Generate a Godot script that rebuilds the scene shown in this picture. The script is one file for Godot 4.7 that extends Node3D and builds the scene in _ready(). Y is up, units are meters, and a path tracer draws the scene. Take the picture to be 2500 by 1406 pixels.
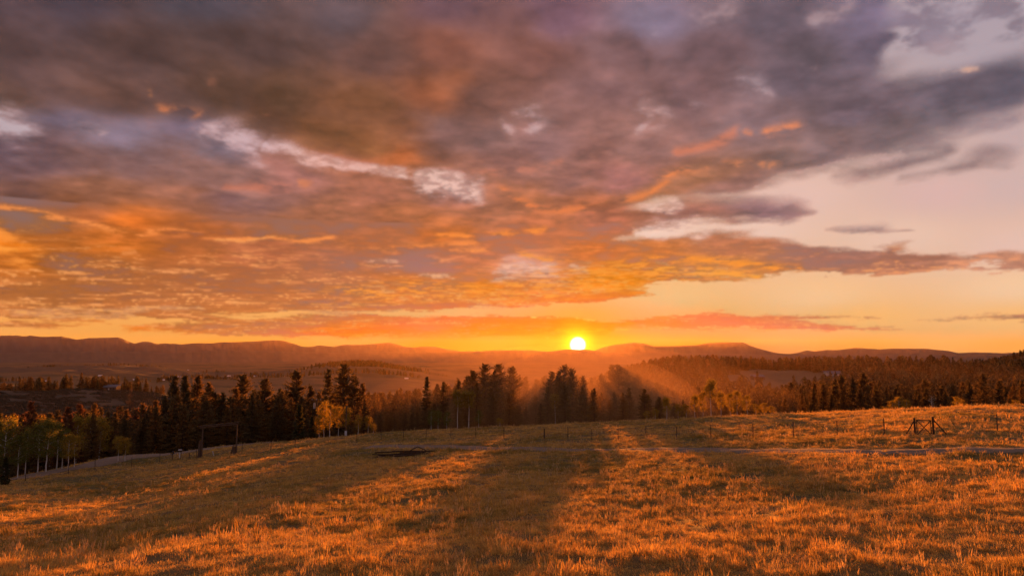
extends Node3D
# A mountain meadow at sunset. Units are metres; the eye stands at (0, 0, 0) looking towards -Z, the ground lies below it.

const SUN_AZ := 5.04        # degrees to the right of -Z
const SUN_UP := 0.8         # height of the sun's upper, brighter part that lights the meadow
const SUN_SEEN := 0.75      # where its glowing middle stands above the hills
const EYE_TILT := 5.12
const EXPOSURE := 3.8       # exposed for the land under a low sun; the sky picture is as bright as the eye sees it
const SUN_ENERGY := 1.6
const SUN_TINT := Color(1.0, 0.55, 0.18)
const HAZE := 0.000006     # per metre
const HAZE_TINT := Color(1.0, 0.86, 0.72)
const HAZE_FORWARD := 0.7
const HAZE_TOP := 430.0

var rng := RandomNumberGenerator.new()

func _ready():
	rng.seed = 11
	make_camera_and_light()
	make_terrain()
	make_mountains()
	make_roads()
	make_trees()
	make_things()
	make_grass()
	make_glare_fog()

# ---------------------------------------------------------------- camera, sky, sun, air
func make_camera_and_light():
	var cam := Camera3D.new(); cam.name = "camera"; add_child(cam)
	cam.fov = 42.26; cam.near = 0.1; cam.far = 40000.0
	cam.rotation_degrees = Vector3(EYE_TILT, 0, 0); cam.current = true
	var env := Environment.new()
	env.tonemap_mode = Environment.TONE_MAPPER_LINEAR
	env.tonemap_exposure = EXPOSURE
	env.background_mode = Environment.BG_SKY
	var sky := Sky.new(); var pano := PanoramaSkyMaterial.new()
	pano.panorama = ImageTexture.create_from_image(make_sky())
	pano.energy_multiplier = 1.0 / EXPOSURE
	sky.sky_material = pano; env.sky = sky
	env.sdfgi_enabled = true; env.ssao_enabled = true; env.ssil_enabled = true
	# valley haze: droplets and dust throw most of the low sun's light forwards
	env.volumetric_fog_enabled = true
	env.volumetric_fog_density = HAZE
	env.volumetric_fog_albedo = HAZE_TINT
	env.volumetric_fog_anisotropy = HAZE_FORWARD
	env.volumetric_fog_length = 12000.0
	var we := WorldEnvironment.new(); we.name = "environment"; we.environment = env; add_child(we)
	var sun := DirectionalLight3D.new(); sun.name = "sun"; add_child(sun)
	sun.light_color = SUN_TINT; sun.light_energy = SUN_ENERGY; sun.light_angular_distance = 0.5; sun.shadow_enabled = true
	var a := deg_to_rad(SUN_AZ); var e := deg_to_rad(SUN_UP)
	var to := Vector3(sin(a) * cos(e), sin(e), -cos(a) * cos(e))
	sun.look_at_from_position(Vector3.ZERO, -to)

const SKY_W := 4096
const VIEW_AZ := 42.0
const VIEW_EL := 30.0
const DEG_PX := 4096.0 / 360.0
var n_warp := FastNoiseLite.new()
var n_body := FastNoiseLite.new()
var n_fine := FastNoiseLite.new()
var n_rip := FastNoiseLite.new()
var sky_tint: Image
var sky_clear: Image
var sky_mask: Image      # r bank, g gap, b ripples
var sky_crest: Image

func spread_tint(list: Array, az: float, el: float, pw: float) -> Color:
	var r := 0.0; var g := 0.0; var b := 0.0; var w := 0.0
	for t in list:
		var dx: float = (az - t[0]) * 0.75
		var dy: float = (el - t[1]) * (1.0 + 9.0 / (2.0 + maxf(t[1], el)))
		var k := 1.0 / pow(dx * dx + dy * dy + 0.12, pw)
		r += k * t[2]; g += k * t[3]; b += k * t[4]; w += k
	return Color(r / w / 255.0, g / w / 255.0, b / w / 255.0, 1.0)

func seg_dist(p: Vector2, a: Vector2, b: Vector2) -> float:
	var ab := b - a
	var t := clampf((p - a).dot(ab) / maxf(ab.length_squared(), 1e-9), 0.0, 1.0)
	return p.distance_to(a + ab * t)

func points(flat: Array) -> PackedVector2Array:
	var o := PackedVector2Array()
	for i in range(0, flat.size(), 2): o.append(Vector2(flat[i], flat[i + 1]))
	return o

func bank_depth(p: Vector2, poly: PackedVector2Array) -> float:
	var d := 1e9
	for i in poly.size():
		d = minf(d, seg_dist(p, poly[i], poly[(i + 1) % poly.size()]))
	return d if Geometry2D.is_point_in_polygon(p, poly) else -d

func sky_fields():
	var w := int(VIEW_AZ * 2.0); var h := int(VIEW_EL) + 2
	sky_tint = Image.create_empty(w, h * 2, false, Image.FORMAT_RGBAF)
	sky_clear = Image.create_empty(w, h * 2, false, Image.FORMAT_RGBAF)
	for y in h * 2:
		for x in w:
			var az := -VIEW_AZ + x + 0.5; var el := (y + 0.5) * 0.5 - 1.0
			sky_tint.set_pixel(x, y, spread_tint(CLOUD_TINT, az, el, 1.6))
			sky_clear.set_pixel(x, y, spread_tint(CLEAR_TINT, az, el, 1.3))
	var st := 0.25
	var mw := int(VIEW_AZ * 2.0 / st); var mh := int((VIEW_EL + 2.0) / st)
	sky_mask = Image.create_empty(mw, mh, false, Image.FORMAT_RGBAF)
	var banks := []; var boxes := []
	for b in CLOUD_BANKS:
		var q := points(b); banks.append(q)
		var bb := Rect2(q[0], Vector2.ZERO)
		for v in q: bb = bb.expand(v)
		boxes.append(bb.grow(2.5))
	var rip := points(CLOUD_RIPPLES[0]); var torn := points(CLOUD_RIPPLES[1])
	for y in mh:
		for x in mw:
			var p := Vector2(-VIEW_AZ + (x + 0.5) * st, (y + 0.5) * st - 1.0)
			var d := -2.5
			for i in banks.size():
				if boxes[i].has_point(p): d = maxf(d, bank_depth(p, banks[i]))
			var rp := clampf(bank_depth(p, rip) / 0.6 + 0.3, 0.0, 1.0) if p.y < 9.0 else 0.0
			if p.y > 12.0 and p.x > 16.0: rp = -clampf(bank_depth(p, torn) / 2.0 + 0.2, 0.0, 1.0)
			sky_mask.set_pixel(x, y, Color(clampf(d, -2.5, 2.5), 0.0, rp, 1.0))
	var cs := 0.125
	var cw := int(VIEW_AZ * 2.0 / cs); var ch := int((VIEW_EL + 2.0) / cs)
	sky_crest = Image.create_empty(cw, ch, false, Image.FORMAT_RGBAF)
	var gaps := Image.create_empty(cw, ch, false, Image.FORMAT_RF)
	for pass_n in 2:
		for f in (CLOUD_CRESTS if pass_n == 0 else CLOUD_GAPS):
			var q := points(f[0]); var wd: float = maxf(f[1], 0.07)
			var bb := Rect2(q[0], Vector2.ZERO)
			for v in q: bb = bb.expand(v)
			bb = bb.grow(wd * 2.6)
			for y in range(maxi(0, int((bb.position.y + 1.0) / cs)), mini(ch, int((bb.end.y + 1.0) / cs) + 1)):
				for x in range(maxi(0, int((bb.position.x + VIEW_AZ) / cs)), mini(cw, int((bb.end.x + VIEW_AZ) / cs) + 1)):
					var p := Vector2(-VIEW_AZ + (x + 0.5) * cs, (y + 0.5) * cs - 1.0)
					var d := 1e9
					if q.size() == 1: d = p.distance_to(q[0])
					for i in q.size() - 1: d = minf(d, seg_dist(p, q[i], q[i + 1]))
					var k: float = f[2] * exp(-d * d / (wd * wd))
					if pass_n == 0:
						var o := sky_crest.get_pixel(x, y)
						if k > o.a: sky_crest.set_pixel(x, y, Color(f[3] / 255.0, f[4] / 255.0, f[5] / 255.0, k))
					else:
						gaps.set_pixel(x, y, Color(maxf(gaps.get_pixel(x, y).r, k), 0, 0))
	# spread each crest's own colour a little so that it does not fade to black at its rim
	var pw := int(VIEW_AZ * 2.0 * DEG_PX); var ph := int((VIEW_EL + 2.0) * DEG_PX)
	for im in [sky_tint, sky_clear]: im.resize(pw, ph, Image.INTERPOLATE_CUBIC)
	sky_mask.resize(pw, ph, Image.INTERPOLATE_CUBIC)
	for y in ch:
		for x in cw:
			var c := sky_crest.get_pixel(x, y)
			sky_crest.set_pixel(x, y, Color(c.r * c.a, c.g * c.a, c.b * c.a, c.a))
	sky_crest.resize(pw, ph, Image.INTERPOLATE_CUBIC)
	gaps.resize(pw, ph, Image.INTERPOLATE_CUBIC)
	for y in ph:
		for x in pw:
			var c := sky_mask.get_pixel(x, y)
			sky_mask.set_pixel(x, y, Color(c.r, gaps.get_pixel(x, y).r, c.b))

func pick(im: Image, az: float, el: float) -> Color:
	return im.get_pixel(clampi(int((az + VIEW_AZ) * DEG_PX), 0, im.get_width() - 1), clampi(int((el + 1.0) * DEG_PX), 0, im.get_height() - 1))

# the colour of the sky towards (az, el), in degrees
func sky_at(az: float, el: float) -> Color:
	var ra := deg_to_rad(az)
	var far := 1.0 / tan(deg_to_rad(maxf(el, 0.0) + 2.2))
	var hx := far * sin(ra); var hz := far * cos(ra)        # where the line of sight meets a level sheet of cloud
	var bulge := 1.35 * pow(far, 0.75)                      # billows hang below the sheet and look less drawn out
	var gx := bulge * sin(ra); var gz := bulge * cos(ra)
	var w1 := n_warp.get_noise_3d(gx * 1.3, gz * 1.3, 0.0); var w2 := n_warp.get_noise_3d(gx * 1.3, gz * 1.3, 9.0)
	var body := n_body.get_noise_3d(gx, gz, 0.0)
	var fine := n_fine.get_noise_3d(gx, gz, 3.0)
	var up := clampf(el / 20.0, 0.0, 1.0)
	var az2 := az + w1 * lerpf(1.0, 2.6, up) + fine * 0.35
	var el2 := el + w2 * lerpf(0.12, 1.5, up) + fine * lerpf(0.02, 0.35, up)
	var inside := smoothstep(VIEW_AZ, VIEW_AZ - 4.0, absf(az)) * smoothstep(VIEW_EL, VIEW_EL - 3.0, el)
	var clear: Color; var cloud: Color; var bank := 0.05; var gap := 0.0; var rip := 0.0; var thin := 0.0; var crest := Color(0, 0, 0, 0)
	# away from the sunset the deck goes on, greyer and bluer
	var side := clampf((absf(wrapf(az - SUN_AZ, -180.0, 180.0)) - 30.0) / 120.0, 0.0, 1.0)
	var far_clear := Color(0.96, 0.68, 0.42).lerp(Color(0.70, 0.63, 0.66), clampf(el / 14.0, 0.0, 1.0)).lerp(Color(0.64, 0.61, 0.68), side)
	var far_cloud := Color(0.62, 0.42, 0.30).lerp(Color(0.47, 0.38, 0.39), clampf(el / 16.0, 0.0, 1.0)).lerp(Color(0.60, 0.49, 0.50), side)
	if inside > 0.0:
		clear = far_clear.lerp(pick(sky_clear, az, el), inside)
		cloud = far_cloud.lerp(pick(sky_tint, az2, el2), inside)
		var m := pick(sky_mask, az2, el2)
		bank = lerpf(bank, m.r, inside); gap = m.g * inside; rip = maxf(m.b, 0.0) * inside; thin = clampf(-m.b, 0.0, 1.0) * inside
		crest = pick(sky_crest, az + w1 * lerpf(0.6, 1.2, up) + fine * 0.4, el + w2 * lerpf(0.06, 0.5, up) + fine * lerpf(0.05, 0.3, up))
		crest.a *= inside
	else:
		clear = far_clear; cloud = far_cloud
	var soft := lerpf(0.10, 0.95, smoothstep(0.25, 0.75, up))
	var cover := smoothstep(-soft, soft, bank + body * lerpf(0.20, 0.8, up) + fine * lerpf(0.14, 0.5, up))
	if thin > 0.0:
		cover = lerpf(cover, maxf(cover * smoothstep(0.6, 1.4, bank), 0.75 * smoothstep(-0.30, 0.40, fine * 1.5 + body * 0.8)), thin)
	var strata := n_rip.get_noise_3d(hx * 0.55, hz * 0.9, 0.0)
	var low := smoothstep(10.0, 4.0, el)
	# thin torn edges and gaps
	if gap > 0.0:
		var wisp := n_fine.get_noise_3d(gx * 2.2, gz * 2.2, 17.0)
		var open := clampf(gap + fine * 0.35 * smoothstep(0.05, 0.35, gap), 0.0, 1.0)
		open = pow(open, 1.35) * (0.42 + 0.58 * smoothstep(-0.35, 0.40, wisp + fine * 0.6))
		cover *= 1.0 - 0.86 * clampf(open * 1.1, 0.0, 1.0)
		cloud = cloud.lerp(Color(0.70, 0.54, 0.55), 0.45 * smoothstep(0.02, 0.5, open))
	# relief of the deck
	var billow := absf(n_body.get_noise_3d(gx * 2.1 + 5.0, gz * 2.1, 4.0)) - 0.2
	var lum := 1.0 + billow * 0.28 * smoothstep(4.0, 10.0, el) + body * 0.17 + fine * 0.17 * (1.0 - 0.4 * low) - 0.03 * up
	var grey := (cloud.r + cloud.g + cloud.b) / 3.0
	var vivid := 1.12 + 0.14 * smoothstep(14.0, 7.0, el)
	cloud = Color(grey + (cloud.r - grey) * vivid, grey + (cloud.g - grey) * vivid, grey + (cloud.b - grey) * vivid)
	cloud = Color(cloud.r * lum, cloud.g * lum, cloud.b * lum)
	# low sheets: rows of cloud whose near rims catch the sun from below
	if low > 0.0:
		var rim := smoothstep(0.20, 0.42, strata + fine * 0.25) * low * 0.6
		cloud = cloud.lerp(Color(1.0, 0.63, 0.36), rim * 0.75)
		var thread := 1.0 - absf(n_rip.get_noise_3d(hx * 0.7, hz * 1.5, 8.0) + fine * 0.12)
		cloud = cloud.lerp(Color(1.0, 0.66, 0.38), smoothstep(0.90, 0.985, thread) * smoothstep(-0.05, 0.25, body + strata * 0.6) * low * 0.8)
		var dark := smoothstep(-0.12, -0.40, strata) * low * 0.35
		cloud = cloud.lerp(Color(cloud.r * 0.80, cloud.g * 0.78, cloud.b * 0.82), dark)
	if rip > 0.01:
		var r2 := n_rip.get_noise_3d(hx * 1.5, hz * 2.6, 5.0) + fine * 0.6
		var g := rip * smoothstep(-0.10, 0.35, r2)
		cloud = cloud.lerp(Color(1.0, 0.62, 0.24), g * 0.8)
		cover = lerpf(cover, cover * smoothstep(-0.5, -0.1, r2), rip * 0.4)
	if crest.a > 0.01:
		var k := clampf(crest.a, 0.0, 1.0)
		var cc := Color(crest.r / maxf(crest.a, 0.01), crest.g / maxf(crest.a, 0.01), crest.b / maxf(crest.a, 0.01))
		var a := clampf(k * 1.2, 0.0, 1.0) * smoothstep(-0.35, 0.25, fine + body * 0.4)
		cloud = cloud.lerp(cc, a)
		cover = maxf(cover, a * 0.9)
	var c := clear.lerp(cloud, clampf(cover, 0.0, 1.0))
	c = c.srgb_to_linear()
	# the sun's glare in the thin air round it
	var da := (az - SUN_AZ) * cos(deg_to_rad(el)); var de := el - SUN_SEEN
	var s := sqrt(da * da + de * de)
	# the lit haze in front of the sky brings its own light: the air behind it is that much less bright
	var cs := cos(deg_to_rad(el)) * cos(deg_to_rad(az - SUN_AZ))
	var g2 := HAZE_FORWARD * HAZE_FORWARD
	var ahead := (1.0 - g2) / (4.0 * PI * pow(1.0 + g2 - 2.0 * HAZE_FORWARD * cs, 1.5))
	var veil := 0.72 * PI * SUN_ENERGY * EXPOSURE * ahead * (1.0 - exp(-HAZE * minf(HAZE_TOP / sin(deg_to_rad(maxf(el, 0.3))), 14500.0)))
	var st := SUN_TINT.srgb_to_linear(); var ht := HAZE_TINT.srgb_to_linear()
	c.r -= minf(c.r * 0.6, veil * st.r * ht.r); c.g -= minf(c.g * 0.6, veil * st.g * ht.g); c.b -= minf(c.b * 0.6, veil * st.b * ht.b)
	if s < 40.0:
		var halo := exp(-s / 1.2) * 0.8
		c.r += halo * 1.0; c.g += halo * 0.26; c.b -= minf(c.b * 0.7, halo * 0.10)
		var ring := exp(-pow(s / 0.95, 2.0))
		c.r += ring * 1.6; c.g += ring * 0.85; c.b -= minf(c.b * 0.9, ring * 0.2)
		var disc := smoothstep(0.64, 0.26, s) * 9.0
		c.r += disc; c.g += disc * 0.95; c.b += disc * 0.75
	return c

func make_sky() -> Image:
	for a in [[n_warp, 21, 1.0, 3], [n_body, 5, 1.1, 4], [n_fine, 8, 5.0, 5], [n_rip, 14, 2.4, 4]]:
		var n: FastNoiseLite = a[0]
		n.noise_type = FastNoiseLite.TYPE_SIMPLEX_SMOOTH; n.seed = a[1]; n.frequency = a[2]
		n.fractal_type = FastNoiseLite.FRACTAL_FBM; n.fractal_octaves = a[3]; n.fractal_gain = 0.55
	sky_fields()
	var low := Image.create_empty(512, 128, false, Image.FORMAT_RGBAF)
	for y in 128:
		for x in 512:
			low.set_pixel(x, y, sky_at(wrapf((x + 0.5) / 512.0 * 360.0, -180.0, 180.0), 90.0 - (y + 0.5) / 128.0 * 90.0))
	low.resize(SKY_W, SKY_W / 4, Image.INTERPOLATE_BILINEAR)
	var im := Image.create_empty(SKY_W, SKY_W / 2, false, Image.FORMAT_RGBAF)
	im.fill(Color(0.30, 0.14, 0.06))
	im.blit_rect(low, Rect2i(0, 0, SKY_W, SKY_W / 4), Vector2i.ZERO)
	var half := int(39.0 * DEG_PX)
	for y in range(int((90.0 - 28.5) * DEG_PX), SKY_W / 4 + 4):
		var el := 90.0 - (y + 0.5) / DEG_PX
		for x in range(-half, half):
			im.set_pixel(posmod(x, SKY_W), y, sky_at((x + 0.5) / DEG_PX, el))
	return im

# ---------------------------------------------------------------- helpers
func lin(r: float, g: float, b: float) -> Color:
	return Color(r, g, b).linear_to_srgb()

func mat(called: String, c: Color, rough := 0.9, tinted := false) -> StandardMaterial3D:
	var m := StandardMaterial3D.new(); m.resource_name = called
	m.albedo_color = c; m.roughness = rough; m.vertex_color_use_as_albedo = tinted; m.metallic_specular = 0.25
	return m

func noise_tex(seed_n: int, freq: float, ramp: Array, size := 512, octaves := 5) -> NoiseTexture2D:
	var n := FastNoiseLite.new(); n.seed = seed_n; n.frequency = freq; n.fractal_octaves = octaves; n.noise_type = FastNoiseLite.TYPE_SIMPLEX_SMOOTH
	var g := Gradient.new(); g.offsets = PackedFloat32Array([]); g.colors = PackedColorArray([])
	for r in ramp: g.add_point(r[0], r[1])
	var t := NoiseTexture2D.new(); t.width = size; t.height = size; t.seamless = true; t.noise = n; t.color_ramp = g
	return t

class Shape:
	var v := PackedVector3Array(); var n := PackedVector3Array(); var c := PackedColorArray()
	func tri(a: Vector3, b: Vector3, d: Vector3, col := Color.WHITE):
		var m := (d - a).cross(b - a).normalized()
		v.append(a); v.append(b); v.append(d)
		for i in 3: n.append(m); c.append(col)
	func quad(a: Vector3, b: Vector3, d: Vector3, e: Vector3, col := Color.WHITE):
		tri(a, b, d, col); tri(a, d, e, col)
	func tube(a: Vector3, b: Vector3, ra: float, rb: float, sides := 7, col := Color.WHITE, capped := true):
		var ax := (b - a).normalized()
		var s := ax.cross(Vector3.UP if absf(ax.y) < 0.9 else Vector3.RIGHT).normalized(); var t := ax.cross(s)
		for i in sides:
			var p := TAU * i / sides; var q := TAU * (i + 1) / sides
			var np := s * cos(p) + t * sin(p); var nq := s * cos(q) + t * sin(q)
			for k in [[a + np * ra, np], [b + np * rb, np], [b + nq * rb, nq], [a + np * ra, np], [b + nq * rb, nq], [a + nq * ra, nq]]:
				v.append(k[0]); n.append(k[1]); c.append(col)
			if capped: tri(b + np * rb, b, b + nq * rb, col)
	func box(o: Vector3, x: Vector3, y: Vector3, z: Vector3, col := Color.WHITE):   # centre and half axes
		for k in 3:
			var u: Vector3 = [x, y, z][k]; var p: Vector3 = [y, z, x][k]; var q: Vector3 = [z, x, y][k]
			for s in [-1.0, 1.0]:
				var f: Vector3 = o + u * s
				if s > 0: quad(f - p - q, f - p + q, f + p + q, f + p - q, col)
				else: quad(f - p - q, f + p - q, f + p + q, f - p + q, col)
	func mesh() -> ArrayMesh:
		var a := []; a.resize(Mesh.ARRAY_MAX)
		a[Mesh.ARRAY_VERTEX] = v; a[Mesh.ARRAY_NORMAL] = n; a[Mesh.ARRAY_COLOR] = c
		var m := ArrayMesh.new(); m.add_surface_from_arrays(Mesh.PRIMITIVE_TRIANGLES, a)
		return m

func part(called: String, m: Mesh, material: Material, parent: Node, at := Vector3.ZERO) -> MeshInstance3D:
	var o := MeshInstance3D.new(); o.name = called; o.mesh = m; o.material_override = null
	for i in m.get_surface_count(): o.set_surface_override_material(i, material)
	o.position = at; parent.add_child(o, true)
	return o

var taken := {}
func numbered(called: String) -> String:
	taken[called] = taken.get(called, -1) + 1
	return called if taken[called] == 0 else "%s_%03d" % [called, taken[called]]

func thing(called: String, label: String, category: String, at: Vector3, group := "") -> Node3D:
	var o := Node3D.new(); o.name = numbered(called); o.position = at; add_child(o, true)
	tag(o, label, category, group)
	return o

func tag(o: Node, label: String, category: String, group := "", kind := ""):
	if label: o.set_meta("label", label)
	if category: o.set_meta("category", category)
	if group: o.set_meta("group", group)
	if kind: o.set_meta("kind", kind)

# ---------------------------------------------------------------- land
const LAND_COLS := 401
const LAND_RINGS := 580
const LAND_AZ := 80.0
const LAND_NEAR := 3.0
const LAND_FAR := 12500.0
var land := PackedFloat32Array()
var n_hump := FastNoiseLite.new()
var n_patch := FastNoiseLite.new()
var ring_log := 0.0

func cubic(a: float, b: float, c: float, d: float, t: float) -> float:
	return b + 0.5 * t * (c - a + t * (2.0 * a - 5.0 * b + 4.0 * c - d + t * (3.0 * (b - c) + d - a)))

func ring_d(i: int) -> float:
	return LAND_NEAR * exp(ring_log * i)

func ground(x: float, z: float) -> float:
	var d := clampf(sqrt(x * x + z * z), LAND_NEAR, LAND_FAR * 0.999)
	var fa := clampf((rad_to_deg(atan2(x, -z)) + LAND_AZ) / (2.0 * LAND_AZ) * (LAND_COLS - 1), 0.0, LAND_COLS - 1.001)
	var fr := clampf(log(d / LAND_NEAR) / ring_log, 0.0, LAND_RINGS - 1.001)
	var i := int(fr); var j := int(fa); var u := fr - i; var w := fa - j
	var k := i * LAND_COLS + j
	return lerpf(lerpf(land[k], land[k + 1], w), lerpf(land[k + LAND_COLS], land[k + LAND_COLS + 1], w), u)

func at_ground(x: float, z: float, lift := 0.0) -> Vector3:
	return Vector3(x, ground(x, z) + lift, z)

const EDGE := [[-80, 100], [-45, 100], [-34, 103], [-30, 112], [-25, 122], [-20, 128], [-10, 131], [0, 127], [10, 123], [20, 118], [30, 112], [40, 110], [80, 110]]
func table(t: Array, x: float) -> float:
	if x <= t[0][0]: return t[0][1]
	for i in t.size() - 1:
		if x < t[i + 1][0]: return lerpf(t[i][1], t[i + 1][1], (x - t[i][0]) / (t[i + 1][0] - t[i][0]))
	return t[-1][1]

func make_terrain():
	ring_log = log(LAND_FAR / LAND_NEAR) / (LAND_RINGS - 1)
	n_hump.seed = 4; n_hump.frequency = 1.0; n_hump.fractal_octaves = 3; n_hump.noise_type = FastNoiseLite.TYPE_SIMPLEX_SMOOTH
	n_patch.seed = 9; n_patch.frequency = 1.0; n_patch.fractal_octaves = 4; n_patch.noise_type = FastNoiseLite.TYPE_SIMPLEX_SMOOTH
	var na: int = TERR_H[0].size(); var nd := TERR_D.size()
	var verts := PackedVector3Array(); var cols := PackedColorArray()
	verts.resize(LAND_COLS * LAND_RINGS); cols.resize(LAND_COLS * LAND_RINGS); land.resize(LAND_COLS * LAND_RINGS)
	var k := 0
	for i in LAND_RINGS:
		var d := ring_d(i); var ld := log(d)
		var q := 0
		while q < nd - 2 and TERR_D[q + 1] <= d: q += 1
		var t := clampf((ld - log(TERR_D[q])) / (log(TERR_D[q + 1]) - log(TERR_D[q])), 0.0, 1.0)
		var row := PackedFloat32Array()
		for a in na:
			row.append(cubic(TERR_H[maxi(q - 1, 0)][a], TERR_H[q][a], TERR_H[q + 1][a], TERR_H[mini(q + 2, nd - 1)][a], t))
		for j in LAND_COLS:
			var az := -LAND_AZ + 2.0 * LAND_AZ * j / (LAND_COLS - 1)
			var fa := (az + 80.0) / 4.0; var p := clampi(int(fa), 0, na - 2); var u := fa - p
			var h := cubic(row[maxi(p - 1, 0)], row[p], row[p + 1], row[mini(p + 2, na - 1)], u)
			var x := d * sin(deg_to_rad(az)); var z := -d * cos(deg_to_rad(az))
			if d < 220.0:
				h += n_hump.get_noise_2d(x * 0.09, z * 0.09) * 0.22 + n_hump.get_noise_2d(x * 0.45 + 70.0, z * 0.45) * 0.10
			else:
				h += n_hump.get_noise_2d(x * 0.004, z * 0.004) * minf(d * 0.004, 14.0) * smoothstep(220.0, 500.0, d) * smoothstep(12000.0, 3000.0, d)
				h += n_hump.get_noise_2d(x * 0.02 + 9.0, z * 0.02) * minf((d - 220.0) * 0.004, 2.2)
			land[k] = h; verts[k] = Vector3(x, h, z)
			# soil and vegetation cover
			var s := n_patch.get_noise_2d(x * 0.05, z * 0.05); var c := Color(0.17, 0.115, 0.05)
			if d < 420.0:   # dry meadow soil, with olive patches, running on under the trees
				c = c.lerp(Color(0.115, 0.10, 0.043), smoothstep(-0.1, 0.4, s))
			else:
				var f := n_patch.get_noise_2d(x * 0.0016, z * 0.0016) + 0.5 * n_patch.get_noise_2d(x * 0.008, z * 0.008)
				c = Color(0.165, 0.110, 0.055).lerp(Color(0.078, 0.066, 0.036), smoothstep(-0.15, 0.40, f))
				var sage := smoothstep(1.15, 0.75, Vector2((x + 1520.0) / 950.0, (z + 2985.0) / 560.0).length() + 0.35 * n_patch.get_noise_2d(x * 0.003, z * 0.003))
				c = c.lerp(Color(0.085, 0.074, 0.052), sage)               # darker tone over the hill beyond the ranches
				if x < -130.0 and z > -760.0 and z < -330.0:   # sagebrush hillside, its ground also darkened for the shade it lies in
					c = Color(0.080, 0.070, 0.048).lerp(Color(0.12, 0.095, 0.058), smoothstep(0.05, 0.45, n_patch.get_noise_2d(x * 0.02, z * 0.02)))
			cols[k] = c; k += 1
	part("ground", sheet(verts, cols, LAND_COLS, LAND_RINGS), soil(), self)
	get_node("ground").set_meta("kind", "structure")

func soil() -> StandardMaterial3D:
	var m := mat("soil_and_thatch", Color.WHITE, 0.95, true)
	m.albedo_texture = noise_tex(3, 0.02, [[0.0, lin(0.55, 0.5, 0.45)], [0.45, lin(0.85, 0.82, 0.78)], [1.0, lin(1.0, 1.0, 1.0)]])
	m.uv1_triplanar = true; m.uv1_world_triplanar = true; m.uv1_scale = Vector3.ONE * 0.35
	return m

# a grid of points, row by row, as one smooth sheet
func sheet(verts: PackedVector3Array, cols: PackedColorArray, nc: int, nr: int) -> ArrayMesh:
	var norm := PackedVector3Array(); norm.resize(verts.size())
	var idx := PackedInt32Array(); idx.resize((nc - 1) * (nr - 1) * 6)
	var w := 0
	for i in nr:
		for j in nc:
			var k := i * nc + j
			var dr := verts[mini(i + 1, nr - 1) * nc + j] - verts[maxi(i - 1, 0) * nc + j]
			var dc := verts[i * nc + mini(j + 1, nc - 1)] - verts[i * nc + maxi(j - 1, 0)]
			var m := dc.cross(dr).normalized()
			norm[k] = m if m.y > 0.0 else -m
			if i < nr - 1 and j < nc - 1:
				for q in [k, k + nc, k + 1, k + 1, k + nc, k + nc + 1]:
					idx[w] = q; w += 1
	var a := []; a.resize(Mesh.ARRAY_MAX)
	a[Mesh.ARRAY_VERTEX] = verts; a[Mesh.ARRAY_NORMAL] = norm; a[Mesh.ARRAY_INDEX] = idx
	if cols.size(): a[Mesh.ARRAY_COLOR] = cols
	var m := ArrayMesh.new(); m.add_surface_from_arrays(Mesh.PRIMITIVE_TRIANGLES, a)
	return m

# mountains: a ridge line given by direction and slope of sight, with spurs running down both flanks
func ridge(called: String, line: Array, dist: float, foot: float, deep: float, rough: float, c: Color):
	var a0: float = line[0][0]; var a1: float = line[-1][0]
	var nc := int((a1 - a0) / 0.12); var nr := 25
	var verts := PackedVector3Array(); var cols := PackedColorArray()
	for i in nr:
		var t := -1.0 + 2.0 * i / (nr - 1)
		for j in nc:
			var az := lerpf(a0, a1, float(j) / (nc - 1)); var r := deg_to_rad(az)
			var top := table(line, az) * dist
			var sp := n_hump.get_noise_2d(az * 0.55, dist + absf(t) * 0.9) * rough
			var d := dist + t * deep + n_hump.get_noise_2d(az * 0.5, dist * 2.0) * deep * 0.25 * (1.0 - absf(t))
			var fall := pow(1.0 - absf(t), 1.25)
			var y := lerpf(foot, top + n_hump.get_noise_2d(az * 3.2, dist) * rough * 0.12, fall) + sp * 4.0 * fall * (1.0 - fall)
			if i == 0 or i == nr - 1: y -= 120.0
			verts.append(Vector3(d * sin(r), y, -d * cos(r)))
			var w := smoothstep(-0.1, 0.3, n_patch.get_noise_2d(az * 1.6, t * 3.0 + dist))
			cols.append(c.lerp(c * 1.2, w))
	var m := mat("mountain_rock", Color.WHITE, 0.95, true)
	var o := part(called, sheet(verts, cols, nc, nr), m, self)
	o.set_meta("kind", "structure")

func make_mountains():
	ridge("foothills", FOOTHILLS, 9800.0, -132.0, 1500.0, 16.0, Color(0.08, 0.068, 0.055))
	ridge("mountains", RANGE_LEFT, 11600.0, -150.0, 1300.0, 14.0, Color(0.075, 0.07, 0.065))
	ridge("mountains_right", RANGE_RIGHT, 11600.0, -150.0, 1300.0, 14.0, Color(0.075, 0.07, 0.065))
	ridge("mountains_far", FAR_PEAKS, 13600.0, -150.0, 1200.0, 70.0, Color(0.075, 0.07, 0.065))

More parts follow.
